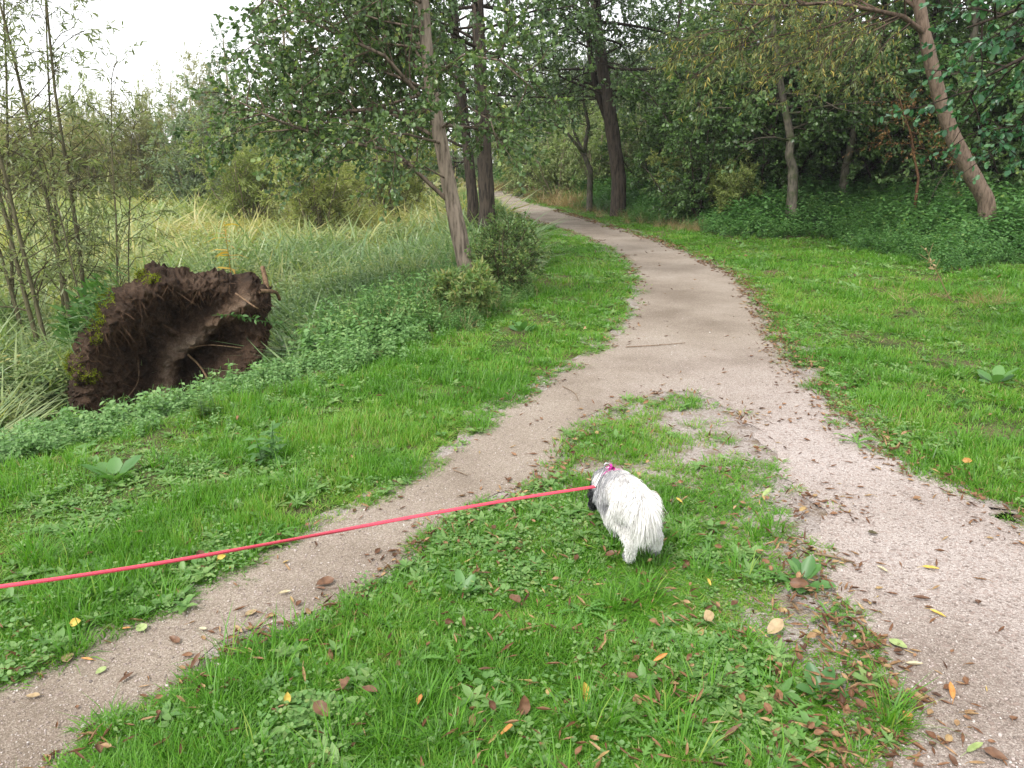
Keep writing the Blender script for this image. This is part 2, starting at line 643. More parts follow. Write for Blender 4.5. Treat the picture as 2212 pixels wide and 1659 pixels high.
def build_path():
    rng = np.random.default_rng(3)
    P = PATH.copy()
    T = np.gradient(P, axis=0)
    T /= np.linalg.norm(T, axis=1)[:, None] + 1e-9
    N = np.c_[-T[:, 1], T[:, 0]]
    off = (fbm(P * 4, 4, 2) - .5) * .22 + (fbm(P * 14, 3, 4) - .5) * .08
    P = P + N * off[:, None]
    tri = tessellate_polygon([[Vector((p[0], p[1], 0)) for p in P]])
    F = np.array([t for t in tri])
    V = np.c_[P, np.full(len(P), 0.004)]
    a, b, c = (V[F[:, k]] for k in range(3))
    flip = np.cross(b - a, c - a)[:, 2] < 0
    F[flip] = F[flip][:, ::-1]
    o = link('gravel_path', mesh_from('gravel_path', V, [F], M_path))
    tag(o, 'winding beige gravel path that forks round a grassy wedge', kind='structure')
    # worn, gravelly soil under the thin grass of the wedge and along the edges
    m, nt, b, out = new_mat('worn_soil')
    co = obj_co(nt)
    n1, n2 = noise_n(nt, co, 5.0, 6, .65), noise_n(nt, co, 120.0, 4, .7)
    v = nt.nodes.new('ShaderNodeTexVoronoi'); v.inputs['Scale'].default_value = 110
    nt.links.new(co, v.inputs['Vector'])
    sc = nt.nodes.new('ShaderNodeSeparateColor'); nt.links.new(v.outputs['Color'], sc.inputs[0])
    grit = ramp(nt, sc.outputs[0], [(.26, .215, .19), (.36, .31, .28), (.47, .415, .385)])
    soil = ramp(nt, n2, [(.09, .062, .04), (.18, .13, .085), (.28, .21, .14)], [.3, .5, .7])
    c = mix_c(nt, ramp(nt, n1, [(0, 0, 0), (1, 1, 1)], [.50, .68]), grit, soil)
    nt.links.new(c, b.inputs['Base Color'])
    b.inputs['Roughness'].default_value = .95
    b.inputs['Specular IOR Level'].default_value = .1
    bump(nt, math_n(nt, 'ADD', n2, v.outputs['Distance']), .8, .01, b)
    T2 = np.gradient(TRI, axis=0)
    T2 /= np.linalg.norm(T2, axis=1)[:, None] + 1e-9
    N2 = np.c_[-T2[:, 1], T2[:, 0]]
    k = len(TRI) // 4
    if inside(TRI[k:k + 1] + N2[k] * .05, TRI)[0]:
        N2 = -N2
    Q = TRI + N2 * .2
    tri = tessellate_polygon([[Vector((p[0], p[1], 0)) for p in Q]])
    F = np.array([t for t in tri])
    V = np.c_[Q, np.full(len(Q), .0005)]
    a, b2, c2 = (V[F[:, k]] for k in range(3))
    flip = np.cross(b2 - a, c2 - a)[:, 2] < 0
    F[flip] = F[flip][:, ::-1]
    o = link('worn_ground', mesh_from('worn_ground', V, [F], m))
    tag(o, 'worn gravelly soil under the thin grass of the wedge', kind='structure')
    for L, sgn in ((SL, 1), (SQ, 1)):
        T2 = np.gradient(L, axis=0)
        T2 /= np.linalg.norm(T2, axis=1)[:, None]
        N2 = np.c_[-T2[:, 1], T2[:, 0]]
        if inside(L[len(L) // 2:len(L) // 2 + 1] + N2[len(L) // 2] * .1, PATH)[0]:
            N2 = -N2
        w = .06 + .26 * sstep(.35, .7, fbm(L * 1.9, 3, 15)) + .08 * fbm(L * 9, 2, 16)
        A, B = L - N2 * .12, L + N2 * w[:, None]
        n = len(L)
        V = np.vstack([np.c_[A, np.full(n, .0005)], np.c_[B, np.full(n, .0005)]])
        i = np.arange(n - 1)
        F = np.stack([i, i + 1, i + n + 1, i + n], -1)
        a, b2, c2 = V[F[0, 0]], V[F[0, 1]], V[F[0, 2]]
        if np.cross(b2 - a, c2 - a)[2] < 0:
            F = F[:, ::-1]
        o = link('worn_edge', mesh_from('worn_edge', V, [F], m))
        tag(o, 'worn gravelly soil along the path edge', kind='structure')


# ------------------------------------------------------------------ scattering of uncountable ground cover
def scatter(name, protos, P, rz, tilt, scl, tint, label, cat, kind='stuff', weights=None, seed=0, realize=True):
    rng = np.random.default_rng(seed + 77)
    n = len(P)
    col = bpy.data.collections.new(name + '_forms')
    for k, me in enumerate(protos):
        o = bpy.data.objects.new('%s_form_%02d' % (name, k), me)
        col.objects.link(o)
    idx = rng.choice(len(protos), n, p=weights).astype(np.int32)
    rot = np.c_[rng.normal(0, 1, (n, 2)) * np.reshape(tilt, (-1, 1)), rz]
    scl = np.asarray(scl, float)
    if scl.ndim == 1:
        scl = np.repeat(scl[:, None], 3, 1)
    me = bpy.data.meshes.new(name)
    me.vertices.add(n)
    me.vertices.foreach_set('co', np.asarray(P, np.float32).ravel())
    for an, typ, val in (('rot', 'FLOAT_VECTOR', rot), ('scl', 'FLOAT_VECTOR', scl), ('idx', 'INT', idx), ('tint', 'FLOAT', np.asarray(tint, np.float32))):
        a = me.attributes.new(an, typ, 'POINT')
        if typ == 'FLOAT_VECTOR':
            a.data.foreach_set('vector', np.asarray(val, np.float32).ravel())
        else:
            a.data.foreach_set('value', val)
    o = link(name, me)
    g = bpy.data.node_groups.new(name + '_scatter', 'GeometryNodeTree')
    g.interface.new_socket('Geometry', in_out='INPUT', socket_type='NodeSocketGeometry')
    g.interface.new_socket('Geometry', in_out='OUTPUT', socket_type='NodeSocketGeometry')
    gi, go = g.nodes.new('NodeGroupInput'), g.nodes.new('NodeGroupOutput')
    iop = g.nodes.new('GeometryNodeInstanceOnPoints')
    ci = g.nodes.new('GeometryNodeCollectionInfo')
    ci.inputs['Collection'].default_value = col
    ci.inputs['Separate Children'].default_value = True
    ci.inputs['Reset Children'].default_value = True
    iop.inputs['Pick Instance'].default_value = True

    def na(nm, t):
        x = g.nodes.new('GeometryNodeInputNamedAttribute')
        x.data_type = t
        x.inputs['Name'].default_value = nm
        return x.outputs['Attribute']
    er = g.nodes.new('FunctionNodeEulerToRotation')
    L = g.links.new
    L(gi.outputs[0], iop.inputs['Points'])
    L(ci.outputs[0], iop.inputs['Instance'])
    L(na('idx', 'INT'), iop.inputs['Instance Index'])
    L(na('rot', 'FLOAT_VECTOR'), er.inputs[0])
    L(er.outputs[0], iop.inputs['Rotation'])
    L(na('scl', 'FLOAT_VECTOR'), iop.inputs['Scale'])
    if realize:
        ri = g.nodes.new('GeometryNodeRealizeInstances')
        L(iop.outputs[0], ri.inputs[0])
        L(ri.outputs[0], go.inputs[0])
    else:
        L(iop.outputs[0], go.inputs[0])
    md = o.modifiers.new('scatter', 'NODES')
    md.node_group = g
    tag(o, label, cat, kind=kind)
    return o


def polar(rng, n, r0, r1, p=2.0, a0=-46, a1=46):
    u = rng.random(n)
    if abs(p - 2) < 1e-6:
        r = r0 * (r1 / r0) ** u
    else:
        k = 2 - p
        r = (r0 ** k + u * (r1 ** k - r0 ** k)) ** (1 / k)
    a = np.radians(rng.uniform(a0, a1, n))
    return np.c_[r * np.sin(a), r * np.cos(a)]


def on_ground(P, dz=0.0):
    return np.c_[P, H(P) + dz]


# ---- forms
def blades(rng, n, h, w, spread, lean, mat, name, sh=S_BLADE, dry=0.0):
    g = Geo()
    a = rng.uniform(0, 2 * math.pi, n)
    rr = spread * np.sqrt(rng.random(n))
    P = np.c_[np.cos(a) * rr, np.sin(a) * rr, np.full(n, -.01)]
    a2 = a + rng.normal(0, .9, n)
    ln = np.abs(rng.normal(0, lean, n)) + .08
    D = np.c_[np.cos(a2) * np.sin(ln), np.sin(a2) * np.sin(ln), np.cos(ln)]
    N = np.c_[-np.cos(a2) * np.cos(ln), -np.sin(a2) * np.cos(ln), np.sin(ln)] + rng.normal(0, .2, (n, 3))
    hh = h * rng.uniform(.45, 1.15, n)
    r = np.clip(rng.normal(.45, .2, n), 0, .9)
    r[rng.random(n) < dry] = 1.0
    g.leaves(P, D, N, hh, w * rng.uniform(.7, 1.3, n), sh, r)
    return g.mesh(name, mat)


def rosette(rng, n, L, W, rise, mat, name, sh=S_OVAL, stalk=0.0):
    g = Geo()
    a = np.arange(n) * 2.4 + rng.normal(0, .25, n)
    el = rng.uniform(.05, rise, n)
    D = np.c_[np.cos(a) * np.cos(el), np.sin(a) * np.cos(el), np.sin(el)]
    N = np.c_[-np.cos(a) * np.sin(el), -np.sin(a) * np.sin(el), np.cos(el)] + rng.normal(0, .25, (n, 3))
    P = D * stalk * rng.uniform(.5, 1.2, (n, 1)) + np.array((0, 0, .008))
    g.leaves(P, D, N, L * rng.uniform(.55, 1.15, n), W * rng.uniform(.7, 1.2, n), sh, np.clip(rng.normal(.5, .22, n), 0, 1))
    return g.mesh(name, mat)


def ivy_patch(rng, n, rad_, hgt, s, mat, name, sh=S_ROUND):
    g = Geo()
    a = rng.uniform(0, 6.28, n)
    rr = rad_ * np.sqrt(rng.random(n))
    P = np.c_[np.cos(a) * rr, np.sin(a) * rr, hgt * rng.uniform(.2, 1, n)]
    b = rng.uniform(0, 6.28, n)
    D = np.c_[np.cos(b), np.sin(b), rng.normal(0, .25, n)]
    N = np.c_[rng.normal(0, .35, (n, 2)), np.ones(n)]
    g.leaves(P - D * s * .5, D, N, s * rng.uniform(.6, 1.25, n), s * rng.uniform(.55, 1.1, n), sh, np.clip(rng.normal(.5, .22, n), 0, 1))
    return g.mesh(name, mat)


def herb(rng, h, nodes, L, W, mat, name, stems=3, spread=.06, sh=S_OVAL, droop=.35):
    """upright stems with leaves in pairs, like nettles"""
    g = Geo()
    PS, DS, NS, LS, RS = [], [], [], [], []
    for s in range(stems):
        a = rng.uniform(0, 6.28)
        b = np.array((math.cos(a), math.sin(a), 0)) * spread * rng.random()
        top = b + np.array((rng.normal(0, .13), rng.normal(0, .13), 1.0)) * h * rng.uniform(.65, 1.1)
        g.segs([b], [top], [.004], [.0018], .3)
        for k in range(nodes):
            t = .18 + .82 * (k + rng.random() * .4) / nodes
            p = b + (top - b) * min(t, 1)
            az = k * 1.57 + rng.normal(0, .3) + a
            sz = (1.15 - .55 * t) * rng.uniform(.75, 1.15)
            for sgn in (0, math.pi):
                el = rng.normal(.15 - droop * .6, .25)
                d = np.array((math.cos(az + sgn) * math.cos(el), math.sin(az + sgn) * math.cos(el), math.sin(el)))
                PS.append(p); DS.append(d); NS.append(np.array((-d[0] * d[2], -d[1] * d[2], 1)) + rng.normal(0, .25, 3)); LS.append(L * sz)
                RS.append(np.clip(rng.normal(.5, .2) + .25 * (t - .6), 0, 1))
    LS = np.array(LS)
    g.leaves(PS, DS, NS, LS, LS * W / L, sh, np.array(RS))
    return g.mesh(name, mat)


def pebble(rng, mat, name):
    g = Geo()
    v = np.array([(1, 0, 0), (-1, 0, 0), (0, 1, 0), (0, -1, 0), (0, 0, 1), (0, 0, -1), (.7, .7, .5), (-.7, .6, .5), (-.6, -.7, .5), (.7, -.7, .5)], float)
    v = v * rng.uniform(.7, 1.2, (len(v), 3)) * np.array((1, .75, .55))
    f = [(4, 6, 7), (4, 7, 8), (4, 8, 9), (4, 9, 6), (6, 0, 2), (6, 2, 7), (7, 2, 1), (7, 1, 8), (8, 1, 3), (8, 3, 9), (9, 3, 0), (9, 0, 6), (0, 5, 2), (2, 5, 1), (1, 5, 3), (3, 5, 0)]
    g.add(v, f, rng.random())
    return g.mesh(name, mat)


def dead_leaf(rng, L, W, mat, name, curl=.25, narrow=False):
    """a fallen leaf: a small curled sheet with a midrib and a stalk"""
    nu, nv = 5, 9
    V = []
    for j in range(nv):
        t = j / (nv - 1)
        w = (math.sin(math.pi * t ** (.8 if not narrow else .95)) ** .8) * W * .5 * (1 + rng.normal(0, .05))
        for i in range(nu):
            s = i / (nu - 1) * 2 - 1
            x = s * w
            z = curl * L * (abs(s) ** 1.6 * .35 * math.sin(math.pi * t) + .9 * (t - .5) ** 2) + rng.normal(0, .012 * L)
            V.append((x, (t - .5) * L, z))
    F = [(j * nu + i, j * nu + i + 1, (j + 1) * nu + i + 1, (j + 1) * nu + i) for j in range(nv - 1) for i in range(nu - 1)]
    g = Geo()
    g.add(V, F, .5)
    g.segs([(0, -.5 * L, curl * L * .22)], [(rng.normal(0, .1) * L, -.78 * L, 0.0)], [.0012], [.0008], .1)
    return g.mesh(name, mat, smooth=True)


def dead_mat(name, cols, inst=True):
    m, nt, b, out = new_mat(name)
    if inst:
        t = math_n(nt, 'ADD', attr(nt, 'tint', 'INSTANCER'), attr(nt, 'tint'))
    else:
        t = nt.nodes.new('ShaderNodeObjectInfo').outputs['Random']
    c = ramp(nt, t, cols)
    n = noise_n(nt, obj_co(nt), 60, 4)
    c = mix_c(nt, 1.0, c, ramp(nt, n, [(.6, .55, .5), (1.15, 1.12, 1.1)], [.3, .7]), 'MULTIPLY')
    nt.links.new(c, b.inputs['Base Color'])
    b.inputs['Roughness'].default_value = .6
    b.inputs['Specular IOR Level'].default_value = .3
    return m


M_grass = leaf_mat('grass_blade', [(.042, .118, .012), (.095, .255, .022), (.155, .345, .035), (.28, .37, .07), (.46, .38, .19)], .4, .4, .4, True, .65, [0, .3, .6, .8, 1])
M_weed = leaf_mat('weed_leaf', [(.06, .15, .035), (.13, .27, .07), (.23, .36, .12), (.33, .38, .13)], .35, .45, .4, True)
M_nettle = leaf_mat('nettle_leaf', [(.06, .15, .045), (.13, .26, .08), (.21, .36, .13), (.31, .41, .16)], .35, .5, .35, True)
M_under = leaf_mat('undergrowth_leaf', [(.04, .11, .035), (.09, .215, .06), (.16, .30, .09), (.28, .37, .09), (.45, .40, .08)], .35, .45, .4, True, .6, [0, .4, .75, .93, 1])
M_reed = leaf_mat('reed_leaf', [(.08, .15, .06), (.16, .26, .11), (.28, .36, .16), (.42, .40, .15), (.53, .43, .20)], .35, .35, .5, True, .35, [0, .25, .5, .78, 1])
M_straw = leaf_mat('dry_straw', [(.16, .10, .05), (.34, .24, .13), (.48, .37, .22), (.30, .34, .12)], .25, .6, .25, True)
M_litter = dead_mat('leaf_litter', [(.07, .035, .02), (.17, .085, .045), (.27, .15, .08), (.36, .25, .13), (.45, .36, .14)])
M_stone = leaf_mat('pebble_stone', [(.13, .11, .10), (.30, .24, .21), (.42, .35, .32), (.58, .54, .5)], 0.0, .8, .25, True, .2)


def keep_lawn(P, rng):
    dp = dsigned(P, PATHC, PATHC)
    dl = dsigned(P, VL, POLY_L)
    dr = dsigned(P, VR, POLY_R)
    e = (fbm(P * 6, 3, 21) - .5)
    ok = (dp < -.0 + e * .30 + .05 * (rng.random(len(P)) - .3)) & (dl < .25 + e * 1.2) & (dr < .35 + e * 1.4)
    tri = inside(P, TRI)
    bare = fbm(P * 2.1, 4, 31)
    edge = dline(P, SR)
    prob = np.ones(len(P))
    # thin and worn grass on the wedge, thinnest along the side path
    prob = np.where(tri, sstep(.31, .48, bare + .14 * sstep(.02, .9, edge)), prob)
    prob = np.where(tri, prob * (.10 + .9 * sstep(.0, .5, edge + (bare - .5) * .8)), prob)
    prob = np.where(~tri, sstep(.30, .42, bare + .16 * sstep(.0, .3, -dp)), prob)
    return ok & (rng.random(len(P)) < prob), dp, dl, dr, tri, bare


def build_lawn():
    rng = np.random.default_rng(11)
    forms = []
    for k in range(8):
        forms.append(blades(rng, 16, .066, .0042, .030, .8, M_grass, 'grass_form', dry=.11))
    P = polar(rng, 120000, 1.3, 34, 2.0)
    ok, dp, dl, dr, tri, bare = keep_lawn(P, rng)
    P, dp, dl, dr, tri, bare = P[ok], dp[ok], dl[ok], dr[ok], tri[ok], bare[ok]
    r = np.hypot(P[:, 0], P[:, 1])
    big = fbm(P * .9, 3, 41)
    clump = fbm(P * 3.2, 3, 43)
    hgt = (.45 + 1.0 * sstep(.35, .75, clump)) * (.55 + .55 * sstep(0, .35, -dp)) * rng.uniform(.75, 1.25, len(P))
    hgt *= np.where(tri, .75, 1.05) * (1 + .5 * sstep(-.3, .3, np.maximum(dl, dr)))
    wid = np.clip(r / 4.0, 1, 4.0) ** .75
    tint = np.clip(.35 + (big - .5) * 1.3 + (clump - .5) * -.7 + rng.normal(0, .14, len(P)) + np.where(tri, .08, 0) + .5 * sstep(.5, .38, bare), 0, 1)
    hgt *= .3 + .7 * sstep(.14, .45, np.hypot(P[:, 0] - .53, P[:, 1] - 2.62))   # trodden by the dog
    scl = np.c_[wid, wid, hgt * np.clip(r / 6, 1, 2) ** .35]
    scatter('lawn_grass', forms, on_ground(P), rng.uniform(0, 6.28, len(P)), .12, scl, tint,
            'short bright green grass growing beside the gravel path', 'grass', seed=1)
    # bigger, darker bunches standing out of the lawn
    forms = [blades(rng, 46, .15, .0048, .045, .7, M_grass, 'bunch_form', dry=.03) for k in range(4)]
    P = polar(rng, 1500, 1.5, 16, 1.6)
    ok, dp, dl, dr, tri, bare = keep_lawn(P, rng)
    ok &= fbm(P * 1.3, 3, 55) > .5
    P = P[ok]
    n = len(P)
    scatter('taller_grass', forms, on_ground(P), rng.uniform(0, 6.28, n), .1, rng.uniform(.55, 1.15, n), np.clip(rng.normal(.2, .12, n), 0, 1),
            'darker longer bunches of grass standing out of the lawn', 'grass', seed=2)


def build_weeds():
    rng = np.random.default_rng(12)
    forms = [rosette(rng, 9, .075, .032, .7, M_weed, 'weed_form') for k in range(3)]
    forms += [rosette(rng, 8, .04, .026, .5, M_weed, 'weed_form', S_ROUND, .02) for k in range(2)]
    forms += [rosette(rng, 11, .085, .017, .5, M_weed, 'weed_form', S_NARROW) for k in range(2)]
    forms += [ivy_patch(rng, 30, .09, .05, .020, M_weed, 'weed_form') for k in range(3)]
    P = polar(rng, 44000, 1.3, 26, 1.8)
    ok, dp, dl, dr, tri, bare = keep_lawn(P, rng)
    patch = fbm(P * 1.4, 4, 61)
    pr = 1.1 * sstep(.48, .66, patch) + .12 + .6 * sstep(-.9, 0, dl) + .5 * sstep(-.8, .1, dr)
    ok &= rng.random(len(P)) < np.clip(pr, 0, 1) * .45
    P = P[ok]
    n = len(P)
    r = np.hypot(P[:, 0], P[:, 1])
    sc = rng.uniform(.35, .9, n) * np.clip(r / 7, 1, 1.9)
    sc *= .3 + .7 * sstep(.14, .45, np.hypot(P[:, 0] - .53, P[:, 1] - 2.62))
    scatter('lawn_weeds', forms, on_ground(P, .01), rng.uniform(0, 6.28, n), .12, sc, np.clip(rng.normal(.45, .22, n), 0, 1),
            'low broad leaved weeds mixed into the lawn', 'weeds', seed=3)


_d = ray(497, 604)
HERB_C = np.array((_d[0] * 8.9 / _d[1], 8.9, h1(_d[0] * 8.9 / _d[1], 8.9)))
ROOT_C = ground(330, 905)


def off_root(P, m=0.0, front=0.0):
    d = np.array((ROOT_C[0], ROOT_C[1]))
    f = d / np.linalg.norm(d)
    s = np.array((f[1], -f[0]))
    q = P - d
    a, b = q @ s, q @ f
    return ~((np.abs(a) < 1.02 + m) & (b > -.12 - m - front) & (b < .75 + m))


def build_left_herbs():
    rng = np.random.default_rng(13)
    forms = [herb(rng, .34, 5, .085, .05, M_nettle, 'nettle_form', 3) for k in range(5)]
    P = polar(rng, 16000, 2.6, 16, 1.5, -50, 5)
    dl = dsigned(P, VL, POLY_L)
    n1 = fbm(P * 1.1, 3, 71)
    r = np.hypot(P[:, 0], P[:, 1])
    near = sstep(-.15, .3, dl + (n1 - .5) * 1.0) * (1 - sstep(1.7, 2.6, dl + (n1 - .5) * 1.0)) * (1 - .55 * sstep(7.5, 11, r))
    ok = (rng.random(len(P)) < near * (.34 + .5 * sstep(.4, .62, fbm(P * 1.9, 3, 73)))) & off_root(P, .04, .6)
    P = P[ok]
    n = len(P)
    big = fbm(P * .8, 2, 72)
    low = np.where(off_root(P, .35, 2.8), 1.0, .62)
    sc = low * rng.uniform(.5, 1.2, n) * (.5 + .75 * sstep(-.2, 1.2, dl[ok]))
    scatter('bank_nettles', forms, on_ground(P), rng.uniform(0, 6.28, n), .15, sc, np.clip(.5 + (big - .5) * .8 + rng.normal(0, .15, n), 0, 1),
            'pale green nettles and herbs covering the bank below the left verge', 'nettles', seed=4)

    # meadow of reed and tall grass
    forms = [blades(rng, 9, .95, .028, .16, .8, M_reed, 'reed_form', dry=.10) for k in range(4)]
    forms += [blades(rng, 15, .7, .016, .18, 1.0, M_reed, 'reed_form', dry=.14) for k in range(4)]
    forms += [herb(rng, .72, 8, .10, .040, M_reed, 'reed_form', 5, .2) for k in range(3)]
    P = polar(rng, 46000, 5.0, 62, 1.75, -50, 4)
    dl = dsigned(P, VL, POLY_L)
    n1 = fbm(P * .7, 3, 81)
    r = np.hypot(P[:, 0], P[:, 1])
    ok = (rng.random(len(P)) < sstep(.3, 2.2, dl + (n1 - .5) * 2.2)) & off_root(P, .1, 2.4)
    hd = np.array(HERB_C[:2]) / np.hypot(*HERB_C[:2])
    q = P - HERB_C[:2]
    ok &= ~((np.abs(q @ np.array((hd[1], -hd[0]))) < .5) & (q @ hd > -2.4) & (q @ hd < .3))
    P, r, n1, dl = P[ok], r[ok], n1[ok], dl[ok]
    n = len(P)
    hgt = (.55 + .5 * sstep(.3, .7, n1)) * rng.uniform(.6, 1.15, n) * (.62 + .38 * sstep(7, 11, r)) * (.45 + .55 * sstep(.5, 2.4, dl)) * (1 - .35 * sstep(18, 34, r))
    # the hollow in front of the willow stems stays low so the soil face shows
    wid = np.clip(r / 9, 1, 3.4) ** .8
    yel = sstep(13, 24, r + (fbm(P * .25, 3, 83) - .5) * 14 - P[:, 0] * .5)
    tint = np.clip(.33 + .46 * yel + (fbm(P * .5, 3, 82) - .5) * .9 + rng.normal(0, .12, n), 0, 1)
    w = np.r_[np.full(4, .06), np.full(4, .06), np.full(3, .18)]
    scatter('meadow_reeds', forms, on_ground(P), rng.uniform(0, 6.28, n), .24, np.c_[wid, wid, hgt * np.clip(wid, 1, 1.2)], tint,
            'tall tangled reeds and grasses filling the wet meadow', 'reeds', weights=w / w.sum(), seed=5)

    # rough growth round the feet of the alders
    forms = [herb(rng, .5, 6, .07, .035, mm, 'bramble_form', 5, .2) for mm in (M_under, M_nettle, M_nettle, M_weed)]
    forms += [blades(rng, 26, .55, .008, .1, .7, M_straw, 'bramble_form') for k in range(2)]
    P = polar(rng, 9000, 7.2, 34, 1.5, -14, 5)
    dl = dsigned(P, VL, POLY_L)
    ok = (dl > -.1 + (fbm(P * 1.5, 3, 91) - .5) * .9) & (dl < 3.2) & (rng.random(len(P)) < .8)
    P, dl = P[ok], dl[ok]
    n = len(P)
    scatter('rough_growth', forms, on_ground(P), rng.uniform(0, 6.28, n), .2, rng.uniform(.5, 1.15, n) * (.4 + .7 * sstep(-.1, .8, dl)), np.clip(rng.normal(.5, .2, n), 0, .92),
            'rough dark herbs and dry stalks round the foot of the alders', 'undergrowth', seed=6,
            weights=np.array([.2, .2, .2, .2, .1, .1]))


def build_right_undergrowth():
    rng = np.random.default_rng(14)
    forms = [herb(rng, .62, 7, .095, .058, M_under, 'undergrowth_form', 4, .14) for k in range(5)]
    forms += [ivy_patch(rng, 60, .3, .4, .06, M_under, 'undergrowth_form', S_OVAL) for k in range(3)]
    P = polar(rng, 42000, 6.0, 60, 1.7, -6, 48)
    dr = dsigned(P, VR, POLY_R)
    n1 = fbm(P * .8, 3, 101)
    r = np.hypot(P[:, 0], P[:, 1])
    ok = (rng.random(len(P)) < sstep(-.15, .5, dr + (n1 - .5) * 1.1))
    P, dr, n1, r = P[ok], dr[ok], n1[ok], r[ok]
    n = len(P)
    sc = (.5 + .62 * sstep(0, 1.6, dr) + .5 * (n1 - .5)) * rng.uniform(.65, 1.2, n)
    wid = np.clip(r / 14, 1, 2.6) ** .7
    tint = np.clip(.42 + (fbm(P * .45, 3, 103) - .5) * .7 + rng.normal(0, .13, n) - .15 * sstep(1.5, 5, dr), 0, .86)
    tint[rng.random(n) < .012] = 1.0
    scatter('woodland_undergrowth', forms, on_ground(P), rng.uniform(0, 6.28, n), .16, np.c_[sc * wid, sc * wid, sc], tint,
            'knee high dark green nettles and brambles under the right hand trees', 'undergrowth', seed=7)
    # dry grass along the foot of the right bank and far along the path
    forms = [blades(rng, 30, .6, .008, .1, .6, M_straw, 'straw_form', dry=.0) for k in range(5)]
    P = np.vstack([polar(rng, 9000, 14, 62, 1.4, -10, 14), polar(rng, 1500, 6, 10.5, 1.5, 24, 44)])
    dr = dsigned(P, VR, POLY_R)
    r = np.hypot(P[:, 0], P[:, 1])
    n1 = fbm(P * .6, 3, 107)
    hay = np.exp(-((P[:, 0] - 6.1) ** 2 / .7 + (P[:, 1] - 9.3) ** 2 / .35)) * .8
    pr = np.where(r > 13, np.exp(-((dr - .35) / .45) ** 2) * sstep(.35, .6, n1 + .25 * sstep(26, 34, r)), hay)
    ok = rng.random(len(P)) < pr
    P, r = P[ok], r[ok]
    n = len(P)
    sc = rng.uniform(.5, 1.1, n) * np.where(r < 13, .45, np.where(r < 27, .5, 1.3))
    scatter('dry_grass', forms, on_ground(P), rng.uniform(0, 6.28, n), np.where(r < 13, .9, np.where(r < 27, .5, .15)), np.c_[np.clip(sc * 1.3, .6, 3), np.clip(sc * 1.3, .6, 3), sc], np.clip(rng.normal(.45, .2, n), 0, 1),
            'straw coloured dry grass along the foot of the right bank', 'dry grass', seed=8)


def build_litter():
    rng = np.random.default_rng(15)
    forms = [dead_leaf(rng, .036, .02, M_litter, 'litter_form', rng.uniform(.3, .8)) for k in range(2)]
    forms += [dead_leaf(rng, .048, .009, M_litter, 'litter_form', rng.uniform(.1, .5), True) for k in range(4)]
    P = np.vstack([polar(rng, 60000, 1.3, 26, 1.8), polar(rng, 30000, 1.3, 8, 1.8, -5, 46)])
    E = np.vstack([a[(a[:, 1] > lo) & (a[:, 1] < 26)][rng.integers(0, ((a[:, 1] > lo) & (a[:, 1] < 26)).sum(), k)] for a, lo, k in ((SQ, 2.6, 5200), (SL, 1.8, 1500), (SI, 1.5, 900))])
    E = E + rng.normal(0, .085, E.shape)
    E = E[rng.random(len(E)) < .12 + .6 * sstep(.38, .6, fbm(E * 1.7, 3, 141))]
    dp = dsigned(P, PATHC, PATHC)
    dl = dsigned(P, VL, POLY_L)
    dr = dsigned(P, VR, POLY_R)
    edge = np.exp(-((dp - .0) / .085) ** 2)
    dq = dline(P, coarse(SQ, 6))
    ds = dline(P, coarse(SR, 4))
    n1 = fbm(P * 2.6, 3, 121)
    pr = .16 * edge * sstep(.35, .6, n1) + .6 * np.exp(-((dq - .02) / .12) ** 2) * sstep(.25, .5, n1) * sstep(2.5, 4.5, P[:, 1]) + .12 * np.exp(-(dq / .2) ** 2) + .30 * np.exp(-(ds / .26) ** 2) * sstep(.40, .66, n1)
    pr += np.where(dp > 0, .010, .032) + .10 * sstep(-.5, 0, dr) * sstep(.45, .6, n1)
    pr *= (dl < .4) & (dr < .8)
    tri = inside(P, TRI)
    pr += np.where(tri, .03, 0)
    ok = rng.random(len(P)) < pr * .8
    P = np.vstack([P[ok], E])
    n = len(P)
    dpo = np.r_[dp[ok], dsigned(E, PATHC, PATHC)]
    P3 = on_ground(P, 0)
    P3[:, 2] += np.where(dpo > 0, .009, rng.uniform(.012, .045, n))
    sc = rng.uniform(.45, 1.15, n) * np.clip(np.hypot(P[:, 0], P[:, 1]) / 8, 1, 1.6)
    scatter('leaf_litter', forms, P3, rng.uniform(0, 6.28, n), np.where(dpo > 0, .18, .5), sc, np.clip(rng.beta(1.6, 2.2, n), 0, 1),
            'small brown fallen leaves and stalks scattered along the path edges', 'leaf litter', seed=9)
    # loose stones on the path
    forms = [pebble(rng, M_stone, 'pebble_form') for k in range(5)]
    P = polar(rng, 90000, 1.4, 9, 2.0)
    dp = dsigned(P, PATHC, PATHC)
    side = sstep(.4, 1.4, P[:, 0]) * sstep(6.5, 4.5, P[:, 1])
    n1 = fbm(P * 1.8, 3, 131)
    e2 = np.exp(-((dp - .12) / .14) ** 2)
    ok = (dp > -.12) & (rng.random(len(P)) < .30 + .5 * side + .4 * e2 + .25 * (n1 > .55))
    P = P[ok]
    n = len(P)
    sc = rng.lognormal(math.log(.0032), .4, n).clip(.0015, .010)
    scatter('loose_gravel', forms, np.c_[P, np.full(n, .0045)], rng.uniform(0, 6.28, n), .4, sc, rng.random(n),
            'small loose pinkish stones lying on the gravel path', 'gravel', seed=10)


build_ground()
build_path()
build_lawn()
build_weeds()
build_left_herbs()
build_right_undergrowth()
build_litter()

# ------------------------------------------------------------------ trees and shrubs
def norm(v):
    return v / (np.linalg.norm(v) + 1e-9)


def wander(rng, p, d, L, n, bend=(0, 0, 0), wob=.12):
    P = [np.array(p, float)]
    d = norm(np.array(d, float))
    bend = np.array(bend, float)
    for k in range(n):
        d = norm(d + bend / n + rng.normal(0, wob, 3))
        P.append(P[-1] + d * L / n)
    return np.array(P)


